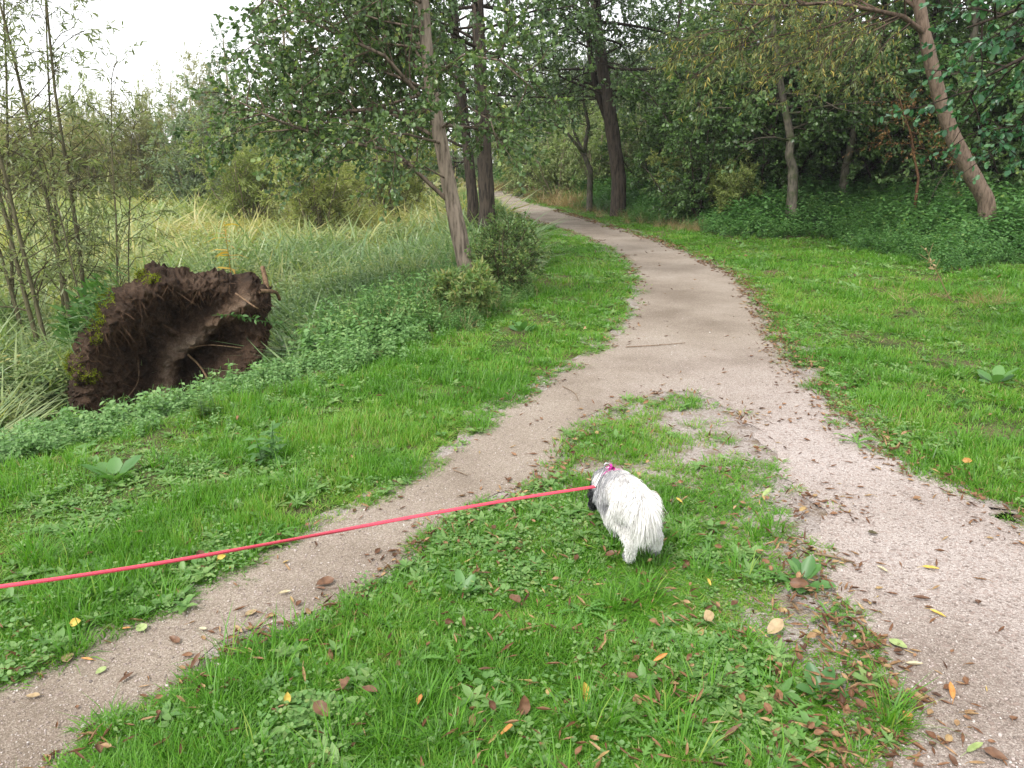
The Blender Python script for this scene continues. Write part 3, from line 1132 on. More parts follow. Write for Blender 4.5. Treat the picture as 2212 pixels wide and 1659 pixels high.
def along(P, t):
    x = np.clip(t, 0, .9999) * (len(P) - 1)
    i = int(x)
    return P[i] + (P[i + 1] - P[i]) * (x - i), norm(P[i + 1] - P[i])


def side_dir(rng, d, ang, az):
    a = norm(np.cross(d, (0.13, .21, .97)))
    b = np.cross(d, a)
    return norm(d * math.cos(ang) + (a * math.cos(az) + b * math.sin(az)) * math.sin(ang))


def grow(rng, stems, n_limb=30, t0=.2, L0=2.2, Ltop=.6, elev=(.15, .5), az=None, bend=(0, 0, -.25), sub=4.0, twig=9.0, twig_L=.26,
         leaves=7, size=.07, ratio=.75, shp=S_RHOMB, droop=.3, limb_r=.32, explicit=(), yellow=0.0, sides=8, up=.9, tw_r=.0035):
    """bark and foliage of a tree; stems: list of (points, radius at foot, radius at top)"""
    bk, lf = Geo(), Geo()
    TA, TB = [], []
    for (P, ra, rb) in stems:
        P = np.asarray(P, float)
        n = len(P)
        R = ra + (rb - ra) * np.linspace(0, 1, n) ** .8
        R[0] *= 1.12
        Q, RR = [], []
        for i in range(n - 1):              # finer rings with slight swellings
            for k in range(5):
                Q.append(P[i] + (P[i + 1] - P[i]) * k / 5); RR.append((R[i] + (R[i + 1] - R[i]) * k / 5) * rng.uniform(.95, 1.05))
        Q.append(P[-1]); RR.append(R[-1])
        bk.tube(Q, np.array(RR), sides)
        limbs = []
        for k in range(n_limb):
            t = t0 + (1 - t0) * ((k + rng.random()) / n_limb) ** .9
            p, d = along(P, t)
            a = rng.uniform(0, 6.283) if az is None or rng.random() < az[2] else rng.normal(az[0], az[1])
            e = rng.uniform(*elev)
            L = (L0 + (Ltop - L0) * ((t - t0) / (1 - t0)) ** 1.3) * rng.uniform(.7, 1.2)
            r = ra + (rb - ra) * t ** .8
            limbs.append((p, np.array((math.cos(a) * math.cos(e), math.sin(a) * math.cos(e), math.sin(e))), L, min(r * limb_r * rng.uniform(.7, 1.2), .012 + L * .013)))
        limbs.append((P[-1], norm(P[-1] - P[-2]), Ltop, rb))
        LP = [(wander(rng, p, d, L, 7, bend, .11), r, L) for (p, d, L, r) in limbs]
        for (PP, r) in explicit:
            PP = np.asarray(PP, float)
            LP.append((PP, r, float(np.linalg.norm(np.diff(PP, axis=0), axis=1).sum())))
        for (Q, r, L) in LP:
            bk.tube(Q, np.linspace(r, max(.004, r * .25), len(Q)), 5, .22)
            ns = max(2, int(L * sub))
            for s in range(ns):
                t = .12 + .86 * (s + rng.random()) / ns
                p, d = along(Q, t)
                d2 = side_dir(rng, d, rng.uniform(.6, 1.2), rng.uniform(0, 6.283))
                d2 = norm(d2 + np.array((0, 0, .12)))
                L2 = (L * .42 * (1 - t) + .22 + .08 * L) * rng.uniform(.7, 1.2)
                q = wander(rng, p, d2, L2, 4, bend, .14)
                bk.tube(q, np.linspace(max(.004, r * .35), .003, 5), 3, .1, False)
                for w in range(max(2, int(L2 * twig))):
                    tt = .1 + .9 * rng.random()
                    a, dd = along(q, tt)
                    d3 = side_dir(rng, dd, rng.uniform(.3, 1.0), rng.uniform(0, 6.283))
                    TA.append(a)
                    TB.append(a + norm(d3 + np.array((0, 0, -droop * .4))) * twig_L * rng.uniform(.5, 1.3))
                a, dd = along(q, .98)
                TA.append(a); TB.append(a + dd * twig_L)
    A, B = np.array(TA), np.array(TB)
    bk.segs(A, B, np.full(len(A), tw_r), np.full(len(A), tw_r * .4), .1)
    m = len(A) * leaves
    A2, B2 = np.repeat(A, leaves, 0), np.repeat(B, leaves, 0)
    t = rng.uniform(.08, 1.03, (m, 1))
    P = A2 + (B2 - A2) * t
    D = (B2 - A2)
    D /= np.linalg.norm(D, axis=1)[:, None]
    D = D * .6 + rng.normal(0, .55, (m, 3)) + np.array((0, 0, -droop))
    N = rng.normal(0, .55, (m, 3)) + np.array((0, 0, up))
    sz = size * rng.uniform(.6, 1.2, m)
    rnd = np.clip(rng.normal(.42, .2, m), 0, .95)
    cl = np.repeat(rng.normal(0, .13, len(A)), leaves)
    rnd = np.clip(rnd + cl, 0, .95)
    rnd[rng.random(m) < yellow] = 1.0
    lf.leaves(P, D, N, sz, sz * ratio, shp, rnd)
    return bk, lf


def tree(name, label, cat, loc, bk, lf, bark, leaf, rz=0.0, group=None, bname='trunk'):
    root = empty(name, loc, rz, label, cat, group)
    bk.build(bname, bark, root, smooth=True)
    lf.build('crown', leaf, root)
    return root


B_alder = bark_mat('alder_bark', (.10, .078, .06), (.42, .34, .27), 7, .13, .03)
B_dark = bark_mat('dark_bark', (.022, .018, .015), (.11, .085, .065), 8, .15, .03)
B_willow = bark_mat('willow_bark', (.085, .06, .044), (.25, .18, .135), 9, .2, .015)
B_grey = bark_mat('grey_bark', (.06, .055, .045), (.21, .18, .14), 9, .25, .015, moss=(.06, .075, .03))
B_rod = bark_mat('rod_bark', (.06, .055, .03), (.17, .15, .085), 14, .3, .006)
B_pale = bark_mat('pale_bark', (.16, .135, .09), (.33, .29, .20), 12, .3, .006)
B_rust = bark_mat('rust_bark', (.09, .045, .025), (.24, .125, .07), 12, .3, .01)
L_alder = leaf_mat('alder_leaf', [(0.04, 0.075, 0.032), (0.085, 0.15, 0.055), (0.16, 0.245, 0.09), (0.27, 0.35, 0.115), (0.510, 0.450, 0.090)], .30, .33, .55, pos=[0, .35, .68, .92, 1], spread=.8)
L_wood = leaf_mat('wood_leaf', [(0.04, 0.082, 0.028), (0.082, 0.15, 0.048), (0.155, 0.26, 0.08), (0.28, 0.36, 0.10), (0.570, 0.456, 0.114)], .32, .38, .5, pos=[0, .35, .68, .93, 1], spread=.7)
L_broad = leaf_mat('broad_leaf', [(0.021, 0.075, 0.033), (0.045, 0.143, 0.060), (0.098, 0.240, 0.098), (0.150, 0.315, 0.105)], .28, .3, .55, spread=.8)
L_willow = leaf_mat('willow_leaf', [(.06, .10, .035), (.12, .17, .06), (.21, .25, .09), (.36, .33, .10), (.55, .38, .08)], .35, .42, .4, spread=.85, pos=[0, .3, .6, .85, 1])
L_rod = leaf_mat('osier_leaf', [(0.09, 0.12, 0.055), (0.17, 0.21, 0.09), (0.27, 0.30, 0.14), (0.37, 0.36, 0.18)], .42, .4, .45, spread=.85)
L_olive = leaf_mat('olive_leaf', [(0.13, 0.145, 0.07), (0.24, 0.245, 0.11), (0.36, 0.335, 0.165), (0.44, 0.39, 0.21)], .45, .5, .3, spread=.6)
L_sage = leaf_mat('sage_leaf', [(0.08, 0.12, 0.07), (0.14, 0.20, 0.115), (0.22, 0.285, 0.165), (0.29, 0.33, 0.19)], .42, .45, .4, spread=.6)
L_lime = leaf_mat('lime_leaf', [(0.15, 0.20, 0.065), (0.27, 0.32, 0.11), (0.39, 0.40, 0.15), (0.48, 0.44, 0.18)], .4, .5, .3, spread=.65)
L_pale = leaf_mat('pale_leaf', [(.12, .16, .08), (.20, .26, .12), (.30, .36, .17), (.40, .40, .2)], .45, .5, .3, spread=.6)
L_rust = leaf_mat('rust_leaf', [(0.103, 0.069, 0.034), (0.230, 0.127, 0.052), (0.345, 0.196, 0.081), (0.161, 0.161, 0.057)], .35, .5, .3, spread=.8)


def aty(zx, zy, Y):
    d = ray(zx, zy)
    return np.array((0, 0, EYE)) + d * (Y / d[1])


def stem_from(zpts, Y, base, extra, sink=.15):
    """trunk axis through pixels at the distance Y, carried on upwards to the given height"""
    P = [np.array((base[0], base[1], base[2] - sink))] + [aty(a, b, Y + dy) for (a, b, dy) in zpts]
    d = norm(P[-1] - P[-2])
    d = norm(d * np.array((.6, .6, 1)))
    top = P[-1]
    while top[2] < extra:
        top = top + d * .9
        d = norm(d + np.array((0.02, 0, .05)))
        P.append(top)
    return np.array(P)


def build_hero_trees():
    # pale alder at the edge of the left verge
    rng = np.random.default_rng(201)
    b = ground(1030, 648)
    Y = b[1]
    S = stem_from([(1003, 560, 0), (984, 470, 0), (966, 380, 0), (949, 290, 0), (933, 200, 0), (921, 100, 0), (914, 0, 0)], Y, b, 8.5)
    org = S[0] + np.array((0, 0, .15))
    ex = []
    for pts, r in (([(975, 440, 0), (853, 327, -.2), (695, 295, -.5), (587, 255, -.7), (487, 205, -.9)], .03),
                   ([(950, 300, 0), (817, 230, .3), (720, 251, .5), (610, 300, .4)], .026),
                   ([(945, 250, 0), (830, 120, -.4), (700, 60, -.8), (560, -10, -1.1)], .03),
                   ([(955, 310, 0), (880, 290, -.8), (830, 290, -1.3), (790, 310, -1.6)], .018),
                   ([(935, 200, 0), (800, 140, .6), (640, 150, 1.0), (560, 130, 1.2)], .026),
                   ([(930, 170, 0), (1000, 120, -.7), (1080, 130, -1.2), (1150, 190, -1.5)], .022),
                   ([(950, 280, 0), (1010, 230, -.5), (1060, 260, -.9), (1080, 330, -1.0)], .016),
                   ([(970, 390, 0), (900, 350, -.5), (850, 350, -.8)], .012)):
        ex.append((np.array([aty(a, c, Y + dy) for a, c, dy in pts]) - org, r))
    bk, lf = grow(rng, [(S - org, .115, .035)], n_limb=42, t0=.32, L0=2.3, Ltop=.7, elev=(.0, .45), az=(2.65, .6, .04), sub=6.8, twig=12, leaves=13,
                  size=.053, ratio=.78, shp=S_ROUND, droop=.3, explicit=ex, yellow=.01, sides=12, up=.7)
    tree('alder_tree', 'pale brown fissured alder leaning left at the edge of the left verge', 'tree', org, bk, lf, B_alder, L_alder)

    # dark pair behind it
    rng = np.random.default_rng(202)
    Y = 16.5
    b = np.array((*aty(1050, 440, Y)[:2], 0)); b[2] = h1(b[0], b[1])
    S = stem_from([(1052, 440, 0), (1046, 330, 0), (1040, 200, 0), (1034, 80, 0), (1032, 0, 0)], Y, b, 10)
    org = S[0] + np.array((0, 0, .15))
    bk, lf = grow(rng, [(S - org, .19, .05)], n_limb=46, t0=.25, L0=2.6, Ltop=.8, elev=(0, .5), sub=3.6, twig=8, leaves=9, size=.085, ratio=.8, droop=.4, sides=10)
    tree('dark_alder', 'dark upright trunk right behind the pale leaning alder', 'tree', org, bk, lf, B_dark, L_alder)
    Y = 19.0
    b = np.array((*aty(1018, 440, Y)[:2], 0)); b[2] = h1(b[0], b[1])
    S = stem_from([(1022, 440, 0), (1012, 340, 0), (1000, 230, 0), (985, 100, 0), (978, 0, 0)], Y, b, 10)
    org = S[0] + np.array((0, 0, .15))
    bk, lf = grow(rng, [(S - org, .15, .05)], n_limb=46, t0=.16, L0=3.0, Ltop=.8, elev=(0, .5), az=(math.pi, 1.0, .4), sub=3.4, twig=8, leaves=9, size=.09, ratio=.8, droop=.4, sides=8)
    tree('dark_alder', 'thinner dark trunk leaning left between the pale alder and the dark upright trunk', 'tree', org, bk, lf, B_dark, L_alder)

    # big dark trunk beside the far bend, on the right
    rng = np.random.default_rng(203)
    Y = 23.0
    b = np.array((*aty(1338, 395, Y)[:2], 0)); b[2] = h1(b[0], b[1])
    S = stem_from([(1337, 390, 0), (1330, 330, 0), (1318, 240, 0), (1303, 160, 0), (1290, 60, 0), (1286, 0, 0)], Y, b, 11)
    S2 = np.array([S[2] + (0, 0, -.4)] + [aty(a, c, Y + .3) for a, c in ((1312, 260), (1290, 200), (1275, 120), (1268, 20), (1266, -60))] + [aty(1262, -160, Y + .4)])
    org = S[0] + np.array((0, 0, .15))
    bk, lf = grow(rng, [(S - org, .235, .06), (S2 - org, .12, .05)], n_limb=42, t0=.26, L0=3.4, Ltop=.9, elev=(-.1, .5), sub=3.4, twig=7, leaves=8, size=.09, ratio=.8, droop=.4, sides=10)
    tree('dark_alder', 'stout dark forked trunk standing on the bank where the path bends away', 'tree', org, bk, lf, B_dark, L_alder)

    # crooked small tree beside it
    Y = 25.0
    b = np.array((*aty(1275, 372, Y)[:2], 0)); b[2] = h1(b[0], b[1])
    A = np.array([b - (0, 0, .1)] + [aty(a, c, Y) for a, c in ((1275, 368), (1262, 335), (1266, 300), (1272, 275), (1265, 240), (1256, 200))])
    Bq = np.array([A[2]] + [aty(a, c, Y - .2) for a, c in ((1250, 318), (1235, 300), (1218, 278), (1196, 268), (1180, 262))])
    Cq = np.array([A[2]] + [aty(a, c, Y + .2) for a, c in ((1252, 312), (1240, 285), (1236, 250), (1226, 215))])
    org = A[0] + np.array((0, 0, .1))
    bk, lf = grow(rng, [(A - org, .10, .04), (Bq - org, .07, .02), (Cq - org, .06, .02)], n_limb=7, t0=.55, L0=1.3, Ltop=.5, sub=3, twig=5, leaves=4, size=.09, ratio=.7, droop=.3, sides=7)
    tree('crooked_tree', 'small crooked tree with bare twisting stems beside the stout dark trunk', 'tree', org, bk, lf, B_grey, L_wood)

    # thin grey crooked trunks of the right hand wood
    rng = np.random.default_rng(204)
    for lab, Y, pts, r, bz in (
            ('grey crooked trunk bent near its foot, half way along the right hand wood', 17.3, [(1712, 405, 0), (1713, 365, 0), (1704, 335, -.05), (1708, 300, 0), (1695, 230, .1), (1680, 150, .2), (1668, 40, .3)], .13, (1714, 425)),
            ('slim mossy trunk bowed to the right, next to the leaning brown willow', 18.2, [(1826, 365, 0), (1838, 315, 0), (1846, 270, 0), (1848, 215, 0), (1843, 150, 0), (1828, 60, .1), (1815, -20, .2)], .10, (1824, 385))):
        b = np.array((*aty(bz[0], bz[1], Y)[:2], 0)); b[2] = h1(b[0], b[1])
        S = stem_from(pts, Y, b, 8)
        org = S[0] + np.array((0, 0, .15))
        bk, lf = grow(rng, [(S - org, r, .03)], n_limb=34, t0=.34, L0=2.4, Ltop=.7, elev=(-.1, .4), sub=3.8, twig=8, leaves=6, size=.08, ratio=.85, shp=S_ROUND, droop=.5, sides=9)
        tree('slender_tree', lab, 'tree', org, bk, lf, B_grey, L_wood)

    # orange brown snapped stem
    Y = 22.0
    b = np.array((*aty(1456, 350, Y)[:2], 0)); b[2] = h1(b[0], b[1])
    S = np.array([b - (0, 0, .1)] + [aty(a, c, Y) for a, c in ((1458, 345), (1455, 315), (1452, 285), (1450, 262))])
    bk = Geo()
    bk.tube(S, [.10, .09, .085, .08, .05], 8)
    o = bk.build('snapped_trunk', B_rust, smooth=True)
    tag(o, 'short orange brown snapped trunk among bushes left of the grey crooked trunk', 'tree trunk')

    # leaning brown willow with the yellowing branches
    rng = np.random.default_rng(205)
    Y = 13.6
    b = np.array((*aty(2150, 470, Y)[:2], 0)); b[2] = h1(b[0], b[1])
    S = stem_from([(2130, 432, 0), (2098, 375, 0), (2060, 300, 0), (2032, 220, 0), (2012, 140, 0), (1995, 60, 0), (1984, 0, 0), (1975, -80, 0)], Y, b, 7.5)
    org = S[0] + np.array((0, 0, .15))
    ex = []
    for pts, r in (([(2000, 75, 0), (1950, 35, -.3), (1890, 22, -.5), (1800, 5, -.8), (1700, 12, -1.0), (1580, 8, -1.2)], .05),
                   ([(1950, 35, -.3), (1880, 70, -.5), (1800, 110, -.7), (1700, 140, -.9), (1640, 170, -1.0)], .016),
                   ([(1930, 30, -.3), (1870, 110, -.2), (1840, 150, -.1), (1815, 190, 0)], .012),
                   ([(1890, 22, -.5), (1780, 60, -.6), (1660, 80, -.8), (1560, 110, -1.0), (1510, 160, -1.1)], .018),
                   ([(1985, 20, 0), (1900, -40, .3), (1780, -60, .6), (1650, -50, .9)], .04),
                   ([(1900, -40, .3), (1800, 60, .5), (1740, 110, .7), (1720, 140, .8)], .012),
                   ([(1700, 12, -1.0), (1620, 60, -1.2), (1540, 70, -1.4), (1470, 90, -1.6)], .012)):
        ex.append((np.array([aty(a, c, Y + dy) for a, c, dy in pts]) - org, r))
    bk, lf = grow(rng, [(S - org, .155, .055)], n_limb=10, t0=.72, L0=2.0, Ltop=.8, elev=(-.1, .5), az=(math.pi, .7, .1), sub=7, twig=8, twig_L=.34, leaves=10,
                  size=.095, ratio=.17, shp=S_NARROW, droop=.55, explicit=ex, sides=12, bend=(0, 0, -.3), yellow=.09)
    tree('willow_tree', 'smooth brown willow trunk leaning left with yellowing narrow leaves above', 'tree', org, bk, lf, B_willow, L_willow)

    # rust leaved sapling in front of the dark wood
    rng = np.random.default_rng(206)
    Y = 15.5
    b = np.array((*aty(1985, 395, Y)[:2], 0)); b[2] = h1(b[0], b[1])
    S = np.array([b - (0, 0, .1)] + [aty(a, c, Y) for a, c in ((1984, 385), (1975, 340), (1968, 290), (1950, 240), (1940, 200))])
    org = S[0] + np.array((0, 0, .1))
    bk, lf = grow(rng, [(S - org, .03, .012)], n_limb=14, t0=.4, L0=1.0, Ltop=.4, elev=(-.2, .2), sub=5, twig=8, leaves=6, size=.06, ratio=.5, droop=.1, sides=6)
    tree('rusty_sapling', 'thin sapling with rust coloured leaves left of the leaning brown willow', 'sapling', org, bk, lf, B_rust, L_rust)

    # broad leaved tree reaching in from the right
    rng = np.random.default_rng(207)
    bx, by = 5.3, 6.4
    b = np.array((bx, by, h1(bx, by)))
    S = np.array([b + (0, 0, -.15), b + (0, 0, .8), b + (.05, 0, 1.8), b + (.1, .1, 3), b + (.1, .1, 4.5), b + (.2, 0, 6)])
    org = b
    ex = []
    for pts, r in (([(2480, 60, 0), (2330, 20, -.2), (2200, 20, -.4), (2090, 60, -.5)], .03), ([(2480, 130, 0), (2340, 100, 0), (2220, 120, 0), (2120, 170, 0), (2080, 230, .1)], .026),
                   ([(2480, 0, 0), (2330, -60, .3), (2200, -40, .5), (2080, 0, .7)], .03), ([(2480, 260, 0), (2350, 250, .2), (2230, 265, .3), (2090, 290, .4)], .014),
                   ([(2490, -60, 0), (2350, -40, -.3), (2250, 0, -.6), (2180, 60, -.8)], .02)):
        ex.append((np.array([aty(a, c, by + dy) for a, c, dy in pts]) - org, r))
    bk, lf = grow(rng, [(S - org, .14, .05)], n_limb=16, t0=.5, L0=1.4, Ltop=.7, elev=(0, .5), az=(0, 1.0, .3), sub=5.2, twig=8, twig_L=.20, leaves=8, size=.058, ratio=.72,
                  shp=S_ROUND, droop=.5, explicit=ex, sides=10)
    tree('broadleaf_tree', 'dark broad leaved branches hanging in at the top right corner', 'tree', org, bk, lf, B_dark, L_broad)


def build_saplings():
    """young osier stems behind the root plate, each one a plant"""
    rng = np.random.default_rng(211)
    labs = ['osier stem with a pale lower half, nearest the left picture edge', 'leaning osier stem crossing behind the leftmost stems',
            'tall osier stem rising left of the upturned root plate', 'tallest osier stem, standing straight above the root plate edge', 'slim straight osier stem nearest the open meadow',
            'short thin osier stem close behind the mossy edge of the root plate', 'arching osier stem at the far left of the clump', 'young osier stem behind the two tallest ones',
            'bushy osier at the left edge of the picture', 'small leafy osier on the meadow side of the clump']
    spec = [  # z pixels of foot and of a point higher up, distance, radius, height
        ((95, 690), (30, 420), 8.3, .030, 4.6), ((70, 640), (0, 440), 8.8, .033, 4.2), ((150, 640), (75, 270), 9.2, .036, 5.6), ((178, 650), (140, 190), 9.4, .034, 6.0),
        ((236, 640), (245, 330), 9.0, .017, 3.4), ((188, 665), (160, 500), 8.4, .014, 2.4), ((40, 640), (-60, 300), 9.3, .03, 4.8), ((120, 640), (110, 250), 10.2, .025, 5.2),
        ((5, 640), (10, 200), 9.8, .03, 5.4), ((262, 630), (285, 420), 9.9, .014, 2.8)]
    for k, ((fx, fy), (tx, ty), Y, r, h) in enumerate(spec):
        f = aty(fx, fy, Y)
        f[2] = h1(f[0], f[1])
        t = aty(tx, ty, Y + rng.uniform(-.2, .3))
        d = norm(t - f)
        P = [f - (0, 0, .1)]
        n = 9
        for i in range(n):
            d = norm(d + np.array((0, 0, .035)) + rng.normal(0, .02, 3))
            P.append(P[-1] + d * h / n)
        P = np.array(P)
        org = P[0] + np.array((0, 0, .1))
        bk, lf = grow(rng, [(P - org, r, .006)], n_limb=int(5 * h), t0=.14, L0=.75, Ltop=.3, elev=(.45, 1.05), bend=(0, 0, -.2), sub=4.0, twig=4.6, twig_L=.22, leaves=8,
                      size=.092, ratio=.19, shp=S_NARROW, droop=.35, sides=7, limb_r=.4, up=.5, tw_r=.002)
        tree('osier_sapling', labs[k], 'sapling', org, bk, lf, B_rod, L_rod, group='osier saplings behind the root plate', bname='stem')


def shrub_proto(seed, h, w, n_st, kind, nl=11, sz=.12):
    rng = np.random.default_rng(seed)
    stems = []
    for k in range(n_st):
        a = k * 2.4 + rng.normal(0, .4)
        out = rng.uniform(.15, 1.0) * w
        hh = h * rng.uniform(.65, 1.05) * (1 - .25 * (out / w) ** 2)
        P = [np.array((math.cos(a) * .2 * w * rng.random(), math.sin(a) * .2 * w * rng.random(), -.1))]
        for i in range(1, 6):
            t = i / 5
            P.append(np.array((math.cos(a) * out * t ** .8, math.sin(a) * out * t ** .8, hh * t)) + rng.normal(0, .05 * h / 5, 3))
        stems.append((np.array(P), .018 * h / 2 + .012, .008))
    if kind == 'feather':
        return grow(rng, stems, n_limb=int(9), t0=.12, L0=.30 * h, Ltop=.14 * h, elev=(.4, 1.1), bend=(0, 0, .1), sub=3.4, twig=6.5, twig_L=.09 * h, leaves=13, size=.15, ratio=.26, shp=S_RHOMB, droop=.1, sides=5, up=.5, tw_r=.004)
    return grow(rng, stems, n_limb=int(11), t0=.06, L0=.26 * h, Ltop=.12 * h, elev=(0, .7), sub=3.4, twig=7, twig_L=.07 * h, leaves=nl, size=sz, ratio=.6, shp=S_RHOMB, droop=.25, sides=5, tw_r=.004)


def tree_proto(seed, h, L0, t0, n_limb, r0=.14, lean=.04, size=.10):
    rng = np.random.default_rng(seed)
    P = [np.array((0, 0, -.15))]
    d = np.array((rng.normal(0, lean), rng.normal(0, lean), 1.0))
    for i in range(8):
        d = norm(d + np.array((rng.normal(0, .06), rng.normal(0, .06), .05)))
        P.append(P[-1] + d * h / 8)
    return grow(rng, [(np.array(P), r0, .03)], n_limb=n_limb, t0=t0, L0=L0, Ltop=.7, elev=(-.05, .55), sub=2.8, twig=6, twig_L=.32, leaves=11, size=size, ratio=.75, droop=.4, sides=8, tw_r=.004)


def place(Y, zx, h=None):
    p = aty(zx, 500, Y)
    return np.array((p[0], p[1], h1(p[0], p[1])))


def build_bushes():
    # low bushes at the foot of the alders
    bk, lf = shrub_proto(341, 1.0, .55, 12, 'dense', 14, .045)
    bk2, lf2 = shrub_proto(342, .9, .6, 12, 'feather', 10, .05)
    L_bush = leaf_mat('bush_leaf', [(.06, .115, .04), (.12, .21, .065), (.21, .31, .11), (.34, .34, .14), (.38, .26, .12)], .4, .45, .4, spread=.75)
    first = {}
    for lab, zx, zy, s, k in (('dense low bush between the pale alder and the path', 1085, 640, .8, 0), ('tangled low bush hiding the foot of the pale alder', 1000, 690, .5, 1),
                              ('low bush further along the verge behind the pale alder', 1100, 570, .75, 0), ('low bush beside the path in front of the dark upright trunk', 1065, 500, .5, 1),
                              ('low leafy bush left of the foot of the pale alder', 900, 700, .55, 0)):
        loc = ground(zx, zy)
        if k not in first:
            first[k] = tree('low_bush', lab, 'bush', loc, bk2 if k else bk, lf2 if k else lf, B_rod, L_bush, 0, 'low bushes at the foot of the alders', 'stems')
            first[k].scale = (s, s, s)
        else:
            copy_tree(first[k], loc, zx * .1, s, lab, 'low bushes at the foot of the alders')


def build_background():
    made = {}

    def plant(name, cat, key, maker, bark, leaf, spots, group=None):
        for (lab, zx, Y, s, rz) in spots:
            loc = place(Y, zx)
            if (key, leaf.name) not in made:
                bk, lf = maker()
                made[(key, leaf.name)] = r = tree(name, lab, cat, loc, bk, lf, bark, leaf, rz, group, 'stems' if 'shrub' in name else 'trunk')
                r.scale = (s, s, s) if np.isscalar(s) else s
            else:
                copy_tree(made[(key, leaf.name)], loc, rz, s, lab, group)

    # shrubs and trees round the meadow, left
    plant('willow_shrub', 'shrub', 'fa', lambda: shrub_proto(301, 5.0, 2.3, 16, 'feather'), B_pale, L_olive, [
        ('broad olive brown willow shrub in the middle of the far meadow edge', 322, 35, (1.0, 1.0, .92), 0.3),
        ('olive brown willow shrub just left of the broad one at the meadow edge', 190, 38, (1.1, 1.1, .8), 2.0),
        ('olive brown shrub behind the osier stems, at the left picture edge', 50, 33, (1.1, 1.1, .85), 4.0),
        ('tawny topped shrub rising behind the grey green bush', 480, 42, (1.0, 1.0, 1.35), 1.2),
        ('low olive shrub in the dip between the broad willow and the osiers', 245, 41, (.8, .8, .62), 5.0)], 'willow shrubs round the meadow')
    plant('dense_bush', 'bush', 'da', lambda: shrub_proto(302, 4.4, 1.5, 15, 'dense'), B_pale, L_sage, [
        ('dense grey green bush right of the broad olive willow', 425, 32, (1.0, 1.0, 1.05), 0.0),
        ('grey green bush half hidden below the alder branches', 560, 36, (1.3, 1.3, 1.1), 2.2)], 'grey green bushes round the meadow')
    plant('yellow_green_shrub', 'shrub', 'fb', lambda: shrub_proto(303, 3.4, 1.8, 15, 'feather'), B_pale, L_lime, [
        ('feathery yellow green shrub in front of the grey green bush', 545, 25, (1.0, 1.0, .95), 0.0),
        ('yellow green shrub right of the feathery one, under the alder branches', 690, 22, (1.0, 1.0, .85), 2.5),
        ('pointed yellow green shrub standing against the sky above the osiers', 215, 40, (.62, .62, 1.5), 1.0),
        ('slim yellow green shrub left of the tawny top, against the sky', 352, 44, (.45, .45, 1.5), 3.0),
        ('yellow green shrub behind the pale alder trunk', 850, 27, (1.1, 1.1, 1.0), 4.4)], 'yellow green shrubs round the meadow')
    plant('meadow_tree', 'tree', 'ta', lambda: tree_proto(304, 8.0, 2.4, .1, 46), B_pale, L_sage, [
        ('grey green tree whose top stands highest against the sky', 405, 52, (.9, .9, .85), 0),
        ('tall grey green tree half behind the alder crown', 520, 40, (.9, .9, 1.0), 1.5),
        ('dark tree behind the yellow green shrubs left of the path', 640, 34, (1.1, 1.1, 1.1), 3),
        ('tree filling the gap between the pale alder and the shrubs', 780, 31, (1.1, 1.1, 1.1), 4.3),
        ('grey green tree far behind the osier stems', 110, 56, (1, 1, .75), 2.2),
        ('tree closing the view left of the far path', 930, 38, (1.1, 1.1, 1.2), .6)], 'grey green trees beyond the meadow')

    # far end of the path
    plant('wayside_shrub', 'shrub', 'fc', lambda: shrub_proto(305, 3.4, 1.9, 14, 'dense'), B_pale, L_pale, [
        ('pale green shrub on the bank above the far path', 1150, 37, (1, 1, 1.0), 0), ('pale green shrub left of the crooked tree', 1200, 31, (.8, .8, .9), 2),
        ('pale green shrub behind the stout dark trunk', 1290, 30, (.9, .9, .95), 4), ('pale shrub closing the view where the path vanishes', 1090, 56, (1.1, 1.1, 1.5), 1),
        ('pale green shrub right of the stout dark trunk', 1395, 29, (.9, .9, .9), 5), ('tall pale shrub furthest along the right of the path', 1130, 48, (1.3, 1.3, 1.6), 3), ('pale shrub high on the bank between the crooked tree and the path', 1235, 36, (1.1, 1.1, 1.3), .5)], 'pale shrubs at the far end of the path')
    plant('yellowing_shrub', 'shrub', 'fd', lambda: shrub_proto(306, 2.2, 1.2, 12, 'feather'), B_rod, L_lime, [
        ('yellowing low shrub beside the far grass verge', 1125, 43, (1, 1, 1), 0), ('yellowing low shrub at the foot of the snapped trunk', 1480, 21, (.75, .75, .75), 2),
        ('yellowing low shrub between the snapped trunk and the grey crooked trunk', 1580, 18.5, (.6, .6, .6), 4)], 'yellowing low shrubs on the right bank')

    # the right hand wood
    rng = np.random.default_rng(321)
    forms = [lambda: tree_proto(311, 8.5, 3.0, .12, 54), lambda: tree_proto(312, 9.5, 2.8, .2, 54), lambda: tree_proto(313, 7.5, 2.8, .1, 48, .10, .1)]
    roots = []
    spots = []
    fixed = [(1420, 38), (1440, 30), (1480, 25.5), (1560, 22), (1530, 31), (1640, 19), (1620, 26), (1755, 22), (1780, 24), (1880, 19.5), (1960, 18), (1700, 30),
             (2060, 17), (2000, 23), (2160, 16), (2240, 19), (2120, 22), (2330, 16), (2420, 20), (1850, 30), (2200, 28), (1950, 34), (980, 50)]
    labs = {(1440, 30): 'alder standing behind the snapped trunk, left of the wood', (1420, 38): 'alder in the sky gap right of the stout dark trunk',
            (1560, 22): 'leafy alder standing between the snapped trunk and the grey crooked trunk', (1480, 25.5): 'alder whose crown hangs above the snapped trunk'}
